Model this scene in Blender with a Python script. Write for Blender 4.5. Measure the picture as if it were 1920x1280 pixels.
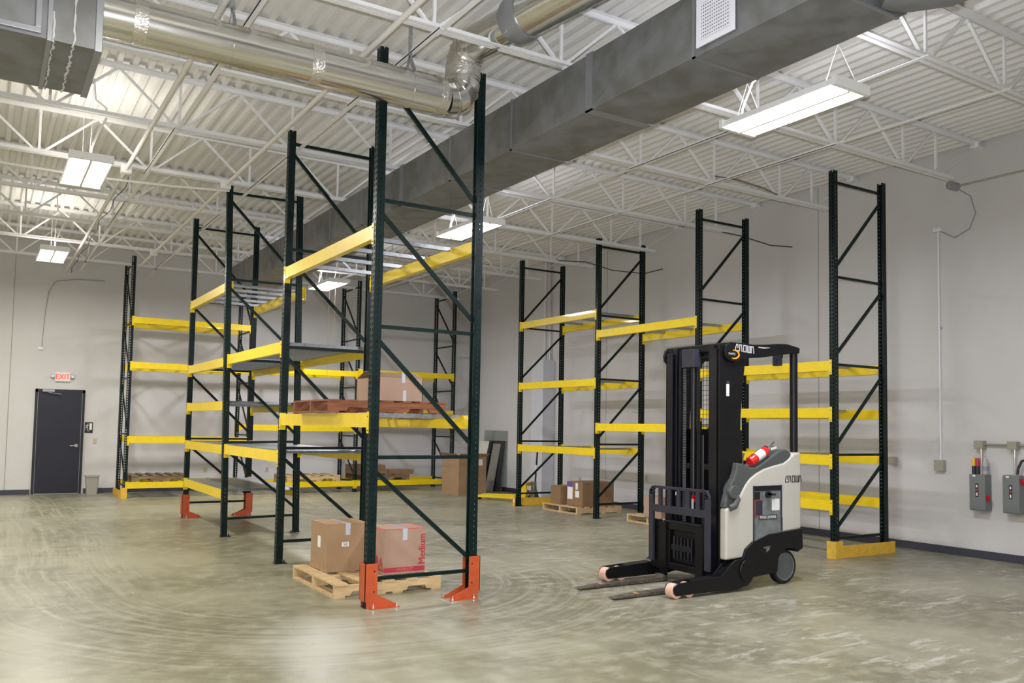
import bpy, math, random
from mathutils import Vector, Matrix
random.seed(7)
PI = math.pi
S = bpy.context.scene
for o in list(bpy.data.objects): bpy.data.objects.remove(o)
COL = S.collection

# ------------------------------------------------------------------ camera
YAW, PITCH, ROLL, CH = math.radians(31.960), math.radians(3.3284), math.radians(0.9744), 1.5555
fw = Vector((math.sin(YAW)*math.cos(PITCH), math.cos(YAW)*math.cos(PITCH), math.sin(PITCH)))
r0 = Vector((math.cos(YAW), -math.sin(YAW), 0)); u0 = r0.cross(fw)
rt = r0*math.cos(ROLL) + u0*math.sin(ROLL); up = -r0*math.sin(ROLL) + u0*math.cos(ROLL)
cd = bpy.data.cameras.new('camera'); cam = bpy.data.objects.new('camera', cd); COL.objects.link(cam)
M = Matrix((rt, up, -fw)).transposed().to_4x4(); M.translation = Vector((0, 0, CH))
cam.matrix_world = M
cd.sensor_width = 36; cd.sensor_fit = 'HORIZONTAL'; cd.lens = 36*1594.575/1920
cd.shift_y = 66.27/1920; cd.clip_start = 0.05; cd.clip_end = 100
S.camera = cam
# ------------------------------------------------------------------ world, view, flash
w = bpy.data.worlds.new('world'); S.world = w; w.use_nodes = True
w.node_tree.nodes['Background'].inputs[0].default_value = (0.9, 0.93, 1, 1)
w.node_tree.nodes['Background'].inputs[1].default_value = 0.3
vs = S.view_settings; vs.view_transform = 'Standard'; vs.look = 'None'; vs.gamma = 1; vs.exposure = 0.38; vs.use_curve_mapping = False
LAMP_W = 100; LAMP_WARM = (1.0, 0.955, 0.86); LAMP_COOL = (0.90, 0.905, 1.0)
fd = bpy.data.lights.new('camera_flash', 'SPOT'); fd.energy = 1050; fd.color = (0.88, 0.92, 1.0); fd.spot_size = math.radians(95); fd.spot_blend = 1.0; fd.shadow_soft_size = 0.02
fl = bpy.data.objects.new('camera_flash', fd); COL.objects.link(fl)
Mf = M @ Matrix.Rotation(math.radians(13), 4, 'X'); Mf.translation = Vector((0, 0, CH)) + up*0.13 + rt*0.01; fl.matrix_world = Mf

# ------------------------------------------------------------------ materials
MT = {}
def mat(name, col, rough=0.5, metal=0.0, var=0.0, scale=6.0, bump=0.0, bscale=60.0, emit=0.0, coat=0.0, spec=0.5, stretch=None, col2=None, alpha=1.0, trans=0.0):
    m = bpy.data.materials.new(name); m.use_nodes = True; nt = m.node_tree; N = nt.nodes; L = nt.links
    b = N['Principled BSDF']
    b.inputs['Base Color'].default_value = (*col, 1); b.inputs['Roughness'].default_value = rough; b.inputs['Metallic'].default_value = metal
    b.inputs['Specular IOR Level'].default_value = spec; b.inputs['Coat Weight'].default_value = coat
    if emit: b.inputs['Emission Color'].default_value = (*col, 1); b.inputs['Emission Strength'].default_value = emit
    if trans: b.inputs['Transmission Weight'].default_value = trans
    tc = N.new('ShaderNodeTexCoord'); mp = N.new('ShaderNodeMapping'); L.new(tc.outputs['Object'], mp.inputs[0])
    if stretch: mp.inputs['Scale'].default_value = stretch
    if var or col2:
        n = N.new('ShaderNodeTexNoise'); n.inputs['Scale'].default_value = scale; n.inputs['Detail'].default_value = 5; L.new(mp.outputs[0], n.inputs['Vector'])
        cr = N.new('ShaderNodeValToRGB'); c2 = col2 or tuple(max(0, c*(1-var)) for c in col)
        cr.color_ramp.elements[0].position = 0.35; cr.color_ramp.elements[1].position = 0.62
        cr.color_ramp.elements[0].color = (*c2, 1); cr.color_ramp.elements[1].color = (*col, 1)
        L.new(n.outputs['Fac'], cr.inputs[0]); L.new(cr.outputs[0], b.inputs['Base Color'])
        ma = N.new('ShaderNodeMath'); ma.operation = 'MULTIPLY_ADD'; ma.inputs[1].default_value = 0.25; ma.inputs[2].default_value = rough-0.1
        L.new(n.outputs['Fac'], ma.inputs[0]); L.new(ma.outputs[0], b.inputs['Roughness'])
    if bump:
        n2 = N.new('ShaderNodeTexNoise'); n2.inputs['Scale'].default_value = bscale; n2.inputs['Detail'].default_value = 3; L.new(mp.outputs[0], n2.inputs['Vector'])
        bp = N.new('ShaderNodeBump'); bp.inputs['Strength'].default_value = bump; bp.inputs['Distance'].default_value = 0.01
        L.new(n2.outputs['Fac'], bp.inputs['Height']); L.new(bp.outputs[0], b.inputs['Normal'])
    MT[name] = m; return m
mat('wall_paint', (0.66, 0.648, 0.645), 0.75, var=0.05, scale=0.7, bump=0.12, bscale=45, col2=(0.615, 0.60, 0.597))
mat('wall_joint', (0.33, 0.32, 0.32), 0.8)
mat('ceiling_paint', (0.80, 0.785, 0.76), 0.65, var=0.06, scale=2)
mat('steel_white', (0.84, 0.835, 0.84), 0.55, var=0.05, scale=3)
mat('conduit_white', (0.76, 0.735, 0.69), 0.5)
mat('base_vinyl', (0.050, 0.052, 0.075), 0.45, var=0.1)
mat('rack_green', (0.0016, 0.0125, 0.0115), 0.36, var=0.25, scale=9, spec=0.28)
mat('rack_yellow', (0.88, 0.635, 0.006), 0.36, var=0.08, scale=7, coat=0.15)
mat('guard_yellow', (0.83, 0.50, 0.05), 0.45, var=0.15, scale=14)
mat('jack_yellow', (0.85, 0.62, 0.01), 0.35, var=0.05)
mat('rack_orange', (0.52, 0.085, 0.024), 0.42, var=0.15, scale=12)
mat('galvanized', (0.44, 0.46, 0.49), 0.33, metal=0.85, var=0.25, scale=25)
mat('duct_metal', (0.26, 0.265, 0.28), 0.52, metal=0.6, col2=(0.19, 0.192, 0.185), scale=5, bump=0.03, bscale=250)
mat('tube_metal', (0.72, 0.715, 0.69), 0.17, metal=1.0, var=0.08, scale=4, bump=0.02, bscale=12, stretch=(0.4, 3, 3))
mat('tape_metal', (0.80, 0.78, 0.75), 0.16, metal=1.0, bump=0.9, bscale=60)
mat('duct_seam', (0.33, 0.34, 0.37), 0.45, metal=0.7)
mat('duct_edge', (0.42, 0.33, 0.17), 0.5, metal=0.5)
mat('duct_sealant', (0.62, 0.61, 0.60), 0.7, bump=0.6, bscale=60)
mat('vent_white', (0.78, 0.77, 0.83), 0.5)
mat('vent_dark', (0.12, 0.12, 0.16), 0.6)
mat('lamp_glow', (1.0, 0.97, 0.88), 0.5, emit=9.0)
mat('lamp_white', (0.86, 0.86, 0.84), 0.35)
mat('truck_black', (0.0035, 0.0035, 0.005), 0.40, spec=0.35, var=0.2, scale=6)
mat('truck_rail', (0.007, 0.0072, 0.012), 0.36, spec=0.4, var=0.25, scale=8, stretch=(1, 1, 0.15))
mat('truck_navy', (0.032, 0.032, 0.050), 0.42, var=0.12, scale=8)
mat('truck_cream', (0.58, 0.555, 0.49), 0.36, var=0.06, scale=3, coat=0.2)
mat('truck_grey', (0.085, 0.092, 0.088), 0.5, var=0.1)
mat('truck_panel', (0.22, 0.245, 0.25), 0.5, var=0.3, scale=14, metal=0.2)
mat('fork_steel', (0.17, 0.145, 0.115), 0.45, metal=0.6, var=0.45, scale=10, stretch=(3, 1, 1))
mat('fork_wear', (0.55, 0.27, 0.13), 0.6, var=0.4, scale=20)
mat('urethane', (0.80, 0.49, 0.38), 0.55, var=0.1, scale=20)
mat('rubber_black', (0.007, 0.007, 0.008), 0.6, var=0.2)
mat('caster_hub', (0.11, 0.12, 0.13), 0.5, var=0.2)
mat('red_paint', (0.72, 0.02, 0.018), 0.3, coat=0.3)
mat('red_plastic', (0.55, 0.015, 0.03), 0.35)
mat('label_white', (0.82, 0.82, 0.80), 0.5)
mat('label_print', (0.04, 0.04, 0.05), 0.5)
mat('label_purple', (0.13, 0.07, 0.32), 0.5)
mat('label_dark', (0.03, 0.03, 0.045), 0.5)
mat('label_red', (0.5, 0.05, 0.03), 0.5)
mat('logo_silver', (0.45, 0.45, 0.45), 0.4)
mat('logo_orange', (0.90, 0.30, 0.02), 0.4)
mat('logo_black', (0.03, 0.03, 0.03), 0.4)
mat('cardboard', (0.37, 0.235, 0.13), 0.8, var=0.09, scale=5, bump=0.05, bscale=30)
mat('cardboard_pink', (0.42, 0.275, 0.20), 0.8, var=0.07, scale=5, bump=0.05, bscale=30)
mat('cardboard_dark', (0.26, 0.155, 0.08), 0.8, var=0.1, scale=5)
mat('carton_red', (0.46, 0.035, 0.055), 0.7)
mat('carton_coral', (0.62, 0.13, 0.09), 0.7)
mat('tape_clear', (0.55, 0.57, 0.64), 0.2, coat=0.3)
mat('tape_brown', (0.36, 0.22, 0.12), 0.35)
mat('wood_pale', (0.66, 0.48, 0.26), 0.7, col2=(0.50, 0.34, 0.17), scale=4, stretch=(1, 7, 7))
mat('wood_brown', (0.27, 0.098, 0.040), 0.75, col2=(0.18, 0.06, 0.026), scale=5, stretch=(1, 7, 7))
mat('wood_grey', (0.26, 0.185, 0.10), 0.8, col2=(0.15, 0.10, 0.055), scale=5, stretch=(1, 7, 7))
mat('door_navy', (0.010, 0.010, 0.024), 0.45, var=0.12, scale=5)
mat('door_frame', (0.010, 0.009, 0.018), 0.45)
mat('chrome', (0.75, 0.75, 0.75), 0.15, metal=1)
mat('bolt_zinc', (0.70, 0.70, 0.72), 0.3, metal=0.9)
mat('hole_black', (0.004, 0.004, 0.004), 0.8)
mat('bin_grey', (0.34, 0.335, 0.30), 0.5)
mat('sign_white', (0.80, 0.78, 0.73), 0.4)
mat('exit_red', (0.95, 0.05, 0.05), 0.4, emit=0.7)
mat('sign_black', (0.004, 0.004, 0.006), 0.4)
mat('plate_ivory', (0.56, 0.51, 0.36), 0.5)
mat('box_tan', (0.36, 0.35, 0.28), 0.5)
mat('switch_grey', (0.19, 0.205, 0.21), 0.45, var=0.06)
mat('conduit_steel', (0.50, 0.49, 0.45), 0.35, metal=0.8)
mat('can_black', (0.03, 0.03, 0.04), 0.35)
mat('can_red', (0.45, 0.03, 0.08), 0.35)
mat('can_yellow', (0.75, 0.50, 0.05), 0.35)
mat('bottle_clear', (0.45, 0.43, 0.36), 0.3)
mat('bottle_label', (0.25, 0.27, 0.45), 0.4)
mat('chase_paint', (0.63, 0.64, 0.70), 0.6)
mat('board_white', (0.74, 0.71, 0.62), 0.55)
mat('board_dark', (0.035, 0.03, 0.038), 0.5)
mat('board_grey', (0.26, 0.26, 0.225), 0.6)
mat('hydraulic_grey', (0.30, 0.30, 0.29), 0.4, metal=0.6, var=0.5, scale=25)
mat('cable_dark', (0.03, 0.03, 0.03), 0.5)
g = mat('glass_clear', (0.80, 0.86, 0.83), 0.05, trans=0.9)

def floor_mat():
    m = bpy.data.materials.new('floor_concrete'); m.use_nodes = True; nt = m.node_tree; N = nt.nodes; L = nt.links; b = N['Principled BSDF']
    tc = N.new('ShaderNodeTexCoord'); P = tc.outputs['Object']
    def noise(v, sc, det=5, rough=0.55, dist=0.0):
        n = N.new('ShaderNodeTexNoise'); n.inputs['Scale'].default_value = sc; n.inputs['Detail'].default_value = det; n.inputs['Roughness'].default_value = rough; n.inputs['Distortion'].default_value = dist
        L.new(v, n.inputs['Vector']); return n.outputs['Fac']
    def mth(op, a, c=None, d=None):
        n = N.new('ShaderNodeMath'); n.operation = op
        for i, x in enumerate((a, c, d)):
            if x is None: continue
            if isinstance(x, (int, float)): n.inputs[i].default_value = x
            else: L.new(x, n.inputs[i])
        return n.outputs[0]
    def ss(x, a, c):
        n = N.new('ShaderNodeMapRange'); n.interpolation_type = 'SMOOTHSTEP'; n.inputs[1].default_value = a; n.inputs[2].default_value = c; L.new(x, n.inputs[0]); return n.outputs[0]
    def mix(f, c1, c2):
        n = N.new('ShaderNodeMix'); n.data_type = 'RGBA'; L.new(f, n.inputs[0])
        for i, x in ((6, c1), (7, c2)):
            if isinstance(x, tuple): n.inputs[i].default_value = (*x, 1)
            else: L.new(x, n.inputs[i])
        return n.outputs[2]
    sp = N.new('ShaderNodeSeparateXYZ'); L.new(P, sp.inputs[0]); X, Y = sp.outputs[0], sp.outputs[1]
    base = mix(ss(noise(P, 0.55, 6), 0.38, 0.62), (0.180, 0.170, 0.112), (0.295, 0.282, 0.200))
    mot = noise(P, 5.5, 6, 0.65); base = mix(mth('MULTIPLY', ss(mot, 0.42, 0.68), 0.55), base, (0.375, 0.362, 0.275))
    # turning loop of tyre marks round the end of the middle rack
    dx = mth('SUBTRACT', X, 2.9); dy = mth('MAXIMUM', mth('SUBTRACT', 8.2, Y), 0.0); wob = mth('MULTIPLY', noise(P, 0.22, 1), 0.8)
    d = mth('ADD', mth('SQRT', mth('ADD', mth('MULTIPLY', dx, dx), mth('MULTIPLY', dy, dy))), wob)
    ang = mth('ARCTAN2', mth('SUBTRACT', 8.2, Y), dx)
    cv = N.new('ShaderNodeCombineXYZ'); L.new(mth('MULTIPLY', d, 17.0), cv.inputs[0]); L.new(mth('ADD', mth('MULTIPLY', ang, 1.3), mth('MULTIPLY', mth('MAXIMUM', mth('SUBTRACT', Y, 8.2), 0.0), 0.35)), cv.inputs[1])
    ring = noise(cv.outputs[0], 1.0, 4, 0.7)
    msk = mth('MULTIPLY', ss(d, 1.5, 2.1), mth('SUBTRACT', 1.0, ss(d, 3.3, 4.1)))
    light = mth('MULTIPLY', mth('MULTIPLY', ss(ring, 0.46, 0.70), msk), 0.52)
    dark = mth('MULTIPLY', mth('MULTIPLY', mth('SUBTRACT', 1.0, ss(ring, 0.30, 0.46)), msk), 0.45)
    base = mix(light, base, (0.43, 0.425, 0.35)); base = mix(dark, base, (0.125, 0.118, 0.082))
    # pale scuffs running along the aisle on the right
    mp = N.new('ShaderNodeMapping'); L.new(P, mp.inputs[0]); mp.inputs['Rotation'].default_value = (0, 0, 0.45); mp.inputs['Scale'].default_value = (2.2, 7.5, 1)
    sc = noise(mp.outputs[0], 1.1, 5, 0.7, 0.7)
    area = mth('MULTIPLY', ss(X, 2.6, 5.0), ss(noise(P, 0.6, 2), 0.33, 0.55))
    base = mix(mth('MULTIPLY', mth('MULTIPLY', ss(sc, 0.51, 0.66), area), 0.85), base, (0.47, 0.465, 0.40))
    mp3 = N.new('ShaderNodeMapping'); L.new(P, mp3.inputs[0]); mp3.inputs['Rotation'].default_value = (0, 0, 1.1); mp3.inputs['Scale'].default_value = (12, 1.0, 1)
    s3 = noise(mp3.outputs[0], 1.6, 4, 0.7, 0.3); base = mix(mth('MULTIPLY', ss(s3, 0.66, 0.72), 0.5), base, (0.56, 0.55, 0.50))
    s4 = noise(P, 3.1, 4, 0.6); base = mix(mth('MULTIPLY', ss(s4, 0.60, 0.78), 0.45), base, (0.14, 0.13, 0.09))
    L.new(base, b.inputs['Base Color'])
    L.new(mth('MULTIPLY_ADD', mot, 0.22, mth('MULTIPLY_ADD', light, 0.10, 0.235)), b.inputs['Roughness']); b.inputs['Specular IOR Level'].default_value = 0.42
    bp = N.new('ShaderNodeBump'); bp.inputs['Strength'].default_value = 0.06; bp.inputs['Distance'].default_value = 0.004; L.new(noise(P, 14, 3), bp.inputs['Height']); L.new(bp.outputs[0], b.inputs['Normal'])
    MT['floor_concrete'] = m
floor_mat()

# ------------------------------------------------------------------ mesh helpers
class MB:
    def __init__(s): s.v = []; s.f = []
    def add(s, vs, fs):
        n = len(s.v); s.v += [tuple(v) for v in vs]; s.f += [tuple(i+n for i in f) for f in fs]; return s
    def box(s, x0, x1, y0, y1, z0, z1):
        return s.add([(x0,y0,z0),(x1,y0,z0),(x1,y1,z0),(x0,y1,z0),(x0,y0,z1),(x1,y0,z1),(x1,y1,z1),(x0,y1,z1)],
                     [(0,3,2,1),(4,5,6,7),(0,1,5,4),(1,2,6,5),(2,3,7,6),(3,0,4,7)])
    def bar(s, p, q, w, h, upv=(0,0,1)):
        p, q = Vector(p), Vector(q); d = (q-p).normalized(); u = Vector(upv)
        if abs(d.dot(u)) > 0.98: u = Vector((1,0,0))
        a = d.cross(u).normalized(); b = a.cross(d).normalized(); a *= w/2; b *= h/2
        return s.add([p-a-b,p+a-b,p+a+b,p-a+b,q-a-b,q+a-b,q+a+b,q-a+b], [(0,3,2,1),(4,5,6,7),(0,1,5,4),(1,2,6,5),(2,3,7,6),(3,0,4,7)])
    def sweep(s, pts, r, n=12, cap=True):
        pts = [Vector(p) for p in pts]; rs = r if isinstance(r, (list, tuple)) else [r]*len(pts)
        base = len(s.v); prev = None
        for i, p in enumerate(pts):
            t = (pts[min(i+1,len(pts)-1)] - pts[max(i-1,0)]).normalized()
            if prev is None:
                u = Vector((0,0,1)) if abs(t.z) < 0.9 else Vector((1,0,0))
                a = t.cross(u).normalized()
            else:
                a = prev - t*prev.dot(t); a.normalize()
            prev = a; b = t.cross(a)
            k = 1.0
            if 0 < i < len(pts)-1:
                c = (pts[i+1]-p).normalized().dot((p-pts[i-1]).normalized()); k = 1/max(0.6, math.sqrt((1+c)/2))
            for j in range(n):
                an = 2*PI*j/n; s.v.append(tuple(p + a*math.cos(an)*rs[i] + b*math.sin(an)*rs[i]))
        for i in range(len(pts)-1):
            for j in range(n):
                k = (j+1) % n; A = base+i*n; B = A+n
                s.f.append((A+j, A+k, B+k, B+j))
        if cap:
            s.f.append(tuple(base+j for j in reversed(range(n)))); s.f.append(tuple(base+(len(pts)-1)*n+j for j in range(n)))
        return s
    def cyl(s, p, q, r, n=16): return s.sweep([p, q], r, n)
    def prism(s, prof, axis, a0, a1):
        n = len(prof)
        def P(p, a): return {'y': (p[0], a, p[1]), 'x': (a, p[0], p[1]), 'z': (p[0], p[1], a)}[axis]
        return s.add([P(p, a0) for p in prof] + [P(p, a1) for p in prof],
                     [tuple(range(n)), tuple(reversed(range(n, 2*n)))] + [(i, i+n, (i+1) % n + n, (i+1) % n) for i in range(n)])
    def lathe(s, prof, n=20, c=(0,0,0)):
        b = len(s.v); m = len(prof)
        for j in range(n):
            an = 2*PI*j/n
            for r, z in prof: s.v.append((c[0]+r*math.cos(an), c[1]+r*math.sin(an), c[2]+z))
        for j in range(n):
            k = (j+1) % n
            for i in range(m-1): s.f.append((b+j*m+i, b+k*m+i, b+k*m+i+1, b+j*m+i+1))
        return s
    def mesh(s, name, m, smooth=False):
        me = bpy.data.meshes.new(name); me.from_pydata(s.v, [], s.f)
        me.materials.append(MT[m]); 
        import bmesh
        bm = bmesh.new(); bm.from_mesh(me); bmesh.ops.recalc_face_normals(bm, faces=bm.faces); bm.to_mesh(me); bm.free()
        if smooth:
            for p in me.polygons: p.use_smooth = True
            try: me.set_sharp_from_angle(angle=math.radians(38))
            except Exception: pass
        return me
    def build(s, name, m, parent=None, smooth=False, bevel=0.0, loc=(0,0,0), rz=0.0, label=None):
        return link(name, s.mesh(name, m, smooth), parent, loc, rz, bevel, label)
def link(name, me, parent=None, loc=(0,0,0), rz=0.0, bevel=0.0, label=None):
    o = bpy.data.objects.new(name, me); COL.objects.link(o); o.location = loc; o.rotation_euler = (0, 0, rz)
    if parent: o.parent = parent
    if bevel:
        b = o.modifiers.new('bevel', 'BEVEL'); b.width = bevel; b.segments = 2; b.limit_method = 'ANGLE'
    if label: o['label'] = label
    return o
def tag(o, label=None, cat=None, group=None, kind=None):
    if label: o['label'] = label
    if cat: o['category'] = cat
    if group: o['group'] = group
    if kind: o['kind'] = kind
    return o
def thing(name, label, cat, loc=(0,0,0), rz=0.0, group=None):
    o = bpy.data.objects.new(name, None); COL.objects.link(o); o.location = loc; o.rotation_euler = (0, 0, rz); o.empty_display_size = 0.1
    return tag(o, label, cat, group)
def struct(name, mb, m, smooth=False): return tag(mb.build(name, m, smooth=smooth), kind='structure')
def text(name, s, size, m, parent, origin, xdir, ydir, ext=0.0015, sx=1.0, align='CENTER', bold=0.0):
    cu = bpy.data.curves.new(name, 'FONT'); cu.body = s; cu.size = size; cu.extrude = ext; cu.align_x = align; cu.align_y = 'CENTER'; cu.resolution_u = 3; cu.offset = 0
    o = bpy.data.objects.new(name, cu); COL.objects.link(o); bpy.context.view_layer.update()
    me = bpy.data.meshes.new_from_object(o.evaluated_get(bpy.context.evaluated_depsgraph_get())); bpy.data.objects.remove(o); bpy.data.curves.remove(cu)
    x = Vector(xdir).normalized(); y = Vector(ydir).normalized(); z = x.cross(y)
    T = Matrix((x*sx, y, z)).transposed().to_4x4(); T.translation = Vector(origin); me.transform(T)
    if bold:
        n0 = len(me.vertices); vs_ = [v.co.copy() for v in me.vertices]; fs_ = [tuple(p.vertices) for p in me.polygons]; xd = x*bold*size; V = []; F = []
        for i_, f_ in enumerate((-1, 0, 1)):
            V += [v+xd*f_+z*0.00012*i_ for v in vs_]; F += [tuple(j+n0*i_ for j in f) for f in fs_]
        me = bpy.data.meshes.new(name); me.from_pydata(V, [], F)
    me.materials.clear(); me.materials.append(MT[m])
    return link(name, me, parent)

# ------------------------------------------------------------------ room
XW, YW, ZC, XL, YN = 10.746, 20.041, 5.28, -6.0, -5.0
struct('floor', MB().box(XL-0.2, XW+0.2, YN-0.2, YW+0.2, -0.15, 0), 'floor_concrete')
prof = []; x = XL-0.1
while x < XW+0.1:
    prof += [(x, ZC+0.0), (x+0.05, ZC+0.0), (x+0.068, ZC+0.045), (x+0.134, ZC+0.045)]; x += 0.152
top = [(prof[-1][0], ZC+0.12), (prof[0][0], ZC+0.12)]
struct('ceiling', MB().prism(prof+top, 'y', YN-0.1, YW+0.1), 'ceiling_paint')
struct('wall_back', MB().box(XL-0.2, XW+0.2, YW, YW+0.2, 0, ZC+0.12), 'wall_paint')
struct('wall_right', MB().box(XW, XW+0.2, YN-0.2, YW, 0, ZC+0.12), 'wall_paint')
struct('wall_left', MB().box(XL-0.2, XL, YN-0.2, YW, 0, ZC+0.12), 'wall_paint')
struct('wall_near', MB().box(XL, XW, YN-0.2, YN, 0, ZC+0.12), 'wall_paint')
struct('baseboard_right', MB().box(XW-0.012, XW, YN, YW, 0, 0.10), 'base_vinyl')
struct('baseboard_back', MB().box(XL, 0.93, YW-0.012, YW, 0, 0.10).box(1.91, XW-0.012, YW-0.012, YW, 0, 0.10), 'base_vinyl')
struct('trim_1', MB().box(0.475, 0.487, YW-0.004, YW+0.01, 0.10, ZC), 'wall_joint')
struct('trim_2', MB().box(XW-0.003, XW+0.01, 8.44, 8.452, 0.10, ZC), 'wall_joint')
struct('trim_3', MB().box(XW-0.003, XW+0.01, 13.6, 13.612, 0.10, ZC), 'wall_joint')

# exit door in the back wall
dr = thing('door_1', None, None, (0, YW, 0)); dr['kind'] = 'structure'
dx0, dx1, dh = 0.945, 1.868, 2.165
MB().box(dx0-0.05+0.05, dx0+0.05, -0.03, 0.0, 0, dh).box(dx1-0.05, dx1, -0.03, 0.0, 0, dh).box(dx0, dx1, -0.03, 0.0, dh-0.07, dh).build('door_frame', 'door_frame', dr, bevel=0.004)
lf = MB().box(dx0+0.055, dx1-0.055, -0.022, 0.0, 0.012, dh-0.075).build('door_leaf', 'door_navy', dr, bevel=0.003)
MB().box(dx0+0.047, dx0+0.056, -0.028, -0.005, 0, dh-0.07).box(dx1-0.056, dx1-0.047, -0.028, -0.005, 0, dh-0.07).box(dx0+0.05, dx1-0.05, -0.03, -0.005, 0, 0.012).build('weather_strip', 'duct_seam', dr)
MB().cyl((dx1-0.13, -0.02, 1.0), (dx1-0.13, -0.035, 1.0), 0.035).cyl((dx1-0.13, -0.035, 1.0), (dx1-0.13, -0.075, 1.0), 0.012).bar((dx1-0.12, -0.07, 1.0), (dx1-0.25, -0.07, 0.995), 0.02, 0.02).build('lever_handle', 'chrome', dr, smooth=True)
cl = MB().box(dx0+0.13, dx0+0.35, -0.085, -0.02, dh-0.062, dh-0.008).build('door_closer', 'duct_seam', dr, bevel=0.005)
MB().bar((dx0+0.24, -0.07, dh-0.07), (dx0+0.47, -0.14, dh-0.10), 0.02, 0.012).bar((dx0+0.47, -0.14, dh-0.10), (dx0+0.36, -0.02, dh-0.085), 0.02, 0.01).build('closer_arm', 'duct_seam', cl)

# ------------------------------------------------------------------ roof joists and what runs along them
ORD = ['first', 'second', 'third', 'fourth', 'fifth', 'sixth', 'seventh', 'eighth', 'ninth']
ZB, ZT = 4.70, 5.28
def chord(z, upside, x0, x1):
    b = MB(); s = -1 if upside else 1
    for sg in (-1, 1):
        ya, yb = (0.007, 0.052) if sg > 0 else (-0.052, -0.007)
        b.box(x0, x1, ya, yb, min(z, z+s*0.006), max(z, z+s*0.006))
        yc = (0.007, 0.013) if sg > 0 else (-0.013, -0.007)
        b.box(x0, x1, yc[0], yc[1], min(z, z+s*0.05), max(z, z+s*0.05))
    return b
JX0 = -3.5
nodes = []; x = 9.1
while x > JX0+0.7: nodes.append(x); x -= 1.235
me_top = chord(ZT-0.002, True, JX0, XW-0.005).mesh('top_chord', 'steel_white')
me_bot = chord(ZB, False, JX0, 10.12).mesh('bottom_chord', 'steel_white')
H = ZT-ZB-0.06
def webmesh(dx, crimp=0.030):
    b = MB(); p = Vector((0,0,0)); q = Vector((dx,0,H)); L = (q-p).length; d = (q-p)/L
    b.bar(p, p+d*0.07, 0.011, 0.03, (1,0,0) if dx == 0 else (0,0,1)); b.bar(p+d*0.06, q-d*0.06, crimp, 0.026, (1,0,0) if dx == 0 else (0,0,1)); b.bar(q-d*0.07, q, 0.011, 0.03, (1,0,0) if dx == 0 else (0,0,1))
    return b.mesh('web_member', 'steel_white')
wm_l, wm_v, wm_r, wm_e = webmesh(-0.58), webmesh(0.0, 0.022), webmesh(0.58), webmesh(0.9)
me_endv = webmesh(0.0)
for k in range(-1, 8):
    y = 5.95+1.83*k
    j = thing('roof_joist', 'white open web roof joist, %s one counted from the camera' % ORD[k+1], 'roof joist', (0, y, 0), group='white roof joists')
    link('top_chord', me_top, j); link('bottom_chord', me_bot, j)
    lo = -3.0 if k < 3 else -1.6
    for nx in nodes:
        if nx < lo: continue
        for me, off in ((wm_l, -0.04), (wm_v, 0), (wm_r, 0.04)): link('web_member', me, j, (nx+off, 0, ZB+0.025))
    link('web_member', me_endv, j, (9.76, 0, ZB+0.025)); 
    q = MB().bar((0,0,0), (0.80, 0, H-0.03), 0.014, 0.014); link('end_rod', q.mesh('end_rod', 'steel_white'), j, (9.86, 0, ZB+0.03))
    MB().box(XW-0.14, XW-0.002, -0.06, 0.06, ZT-0.075, ZT-0.062).box(XW-0.14, XW-0.10, -0.05, 0.05, ZT-0.062, ZT-0.008).build('joist_seat', 'steel_white', j)
# bridging angles on the bottom chords
for bx, lab in ((1.66, 'white bridging angle below the roof joists, left of the middle rack'), (2.965, 'white bridging angle below the joists running over the middle rack'), (6.55, 'white bridging angle below the joists, just right of square duct'), (7.80, 'white bridging angle below the joists, above the parked lift truck')):
    b = MB()
    for k in range(-1, 7):
        ya = 5.95+1.83*k; s = 0.012 if k % 2 else -0.012
        z0, z1 = (ZB-0.018, ZB-0.018)
        b.box(bx+s-0.022, bx+s+0.022, ya-0.08, ya+1.91, ZB-0.010 if k % 2 else ZB-0.022, ZB-0.004 if k % 2 else ZB-0.016)
        b.box(bx+s-0.022, bx+s-0.016, ya-0.08, ya+1.91, ZB-0.004 if k % 2 else ZB-0.022, ZB-0.001 if k % 2 else ZB+0.0)
    b.box(bx-0.022, bx+0.022, 18.7, YW, ZB-0.022, ZB-0.016)
    tag(b.build('joist_bridging', 'steel_white'), lab, 'bridging angle', 'bridging angles under the joists')
# conduits beside them with junction boxes
for bx, ys, lab in ((1.40, (11.36, ), 'cream conduit pipe under the joists, left one of two'), (2.60, (11.36, 16.8), 'cream conduit pipe under the joists, running over the middle rack')):
    c = thing('ceiling_conduit', lab, 'conduit', (bx, 0, ZB-0.048), group='conduits under the joists')
    MB().cyl((0, 3.0, 0), (0, YW-0.02, 0), 0.024, 12).build('conduit_pipe', 'conduit_white', c, smooth=True)
    for yy in ys: MB().box(-0.06, 0.06, yy-0.05, yy+0.05, -0.05, 0.055).build('junction_box', 'steel_white', c, bevel=0.004)
pts = [(1.46+0.02*math.sin(k*0.55)+0.012*math.sin(k*0.23), 11.6+8.3*k/60, ZB-0.08-0.015*abs(math.sin(k*0.32))) for k in range(61)]
tag(MB().sweep(pts, 0.006, 6).build('hanging_cable', 'cable_dark', smooth=True), 'thin dark cable strung beside the left ceiling conduit', 'cable')
pts = [(JX0, 13.05, 4.62), (1.0, 13.05, 4.62), (2.4, 13.12, 4.64), (4.0, 13.2, 4.72)]
tag(MB().sweep([(-0.6, 11.72, 4.60), (1.0, 11.70, 4.58), (2.0, 11.62, 4.60), (2.7, 11.56, 4.64)], 0.016, 8).build('crosswise_conduit', 'conduit_white', smooth=True), 'white conduit running crosswise just behind the nearer left light', 'conduit')

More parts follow.
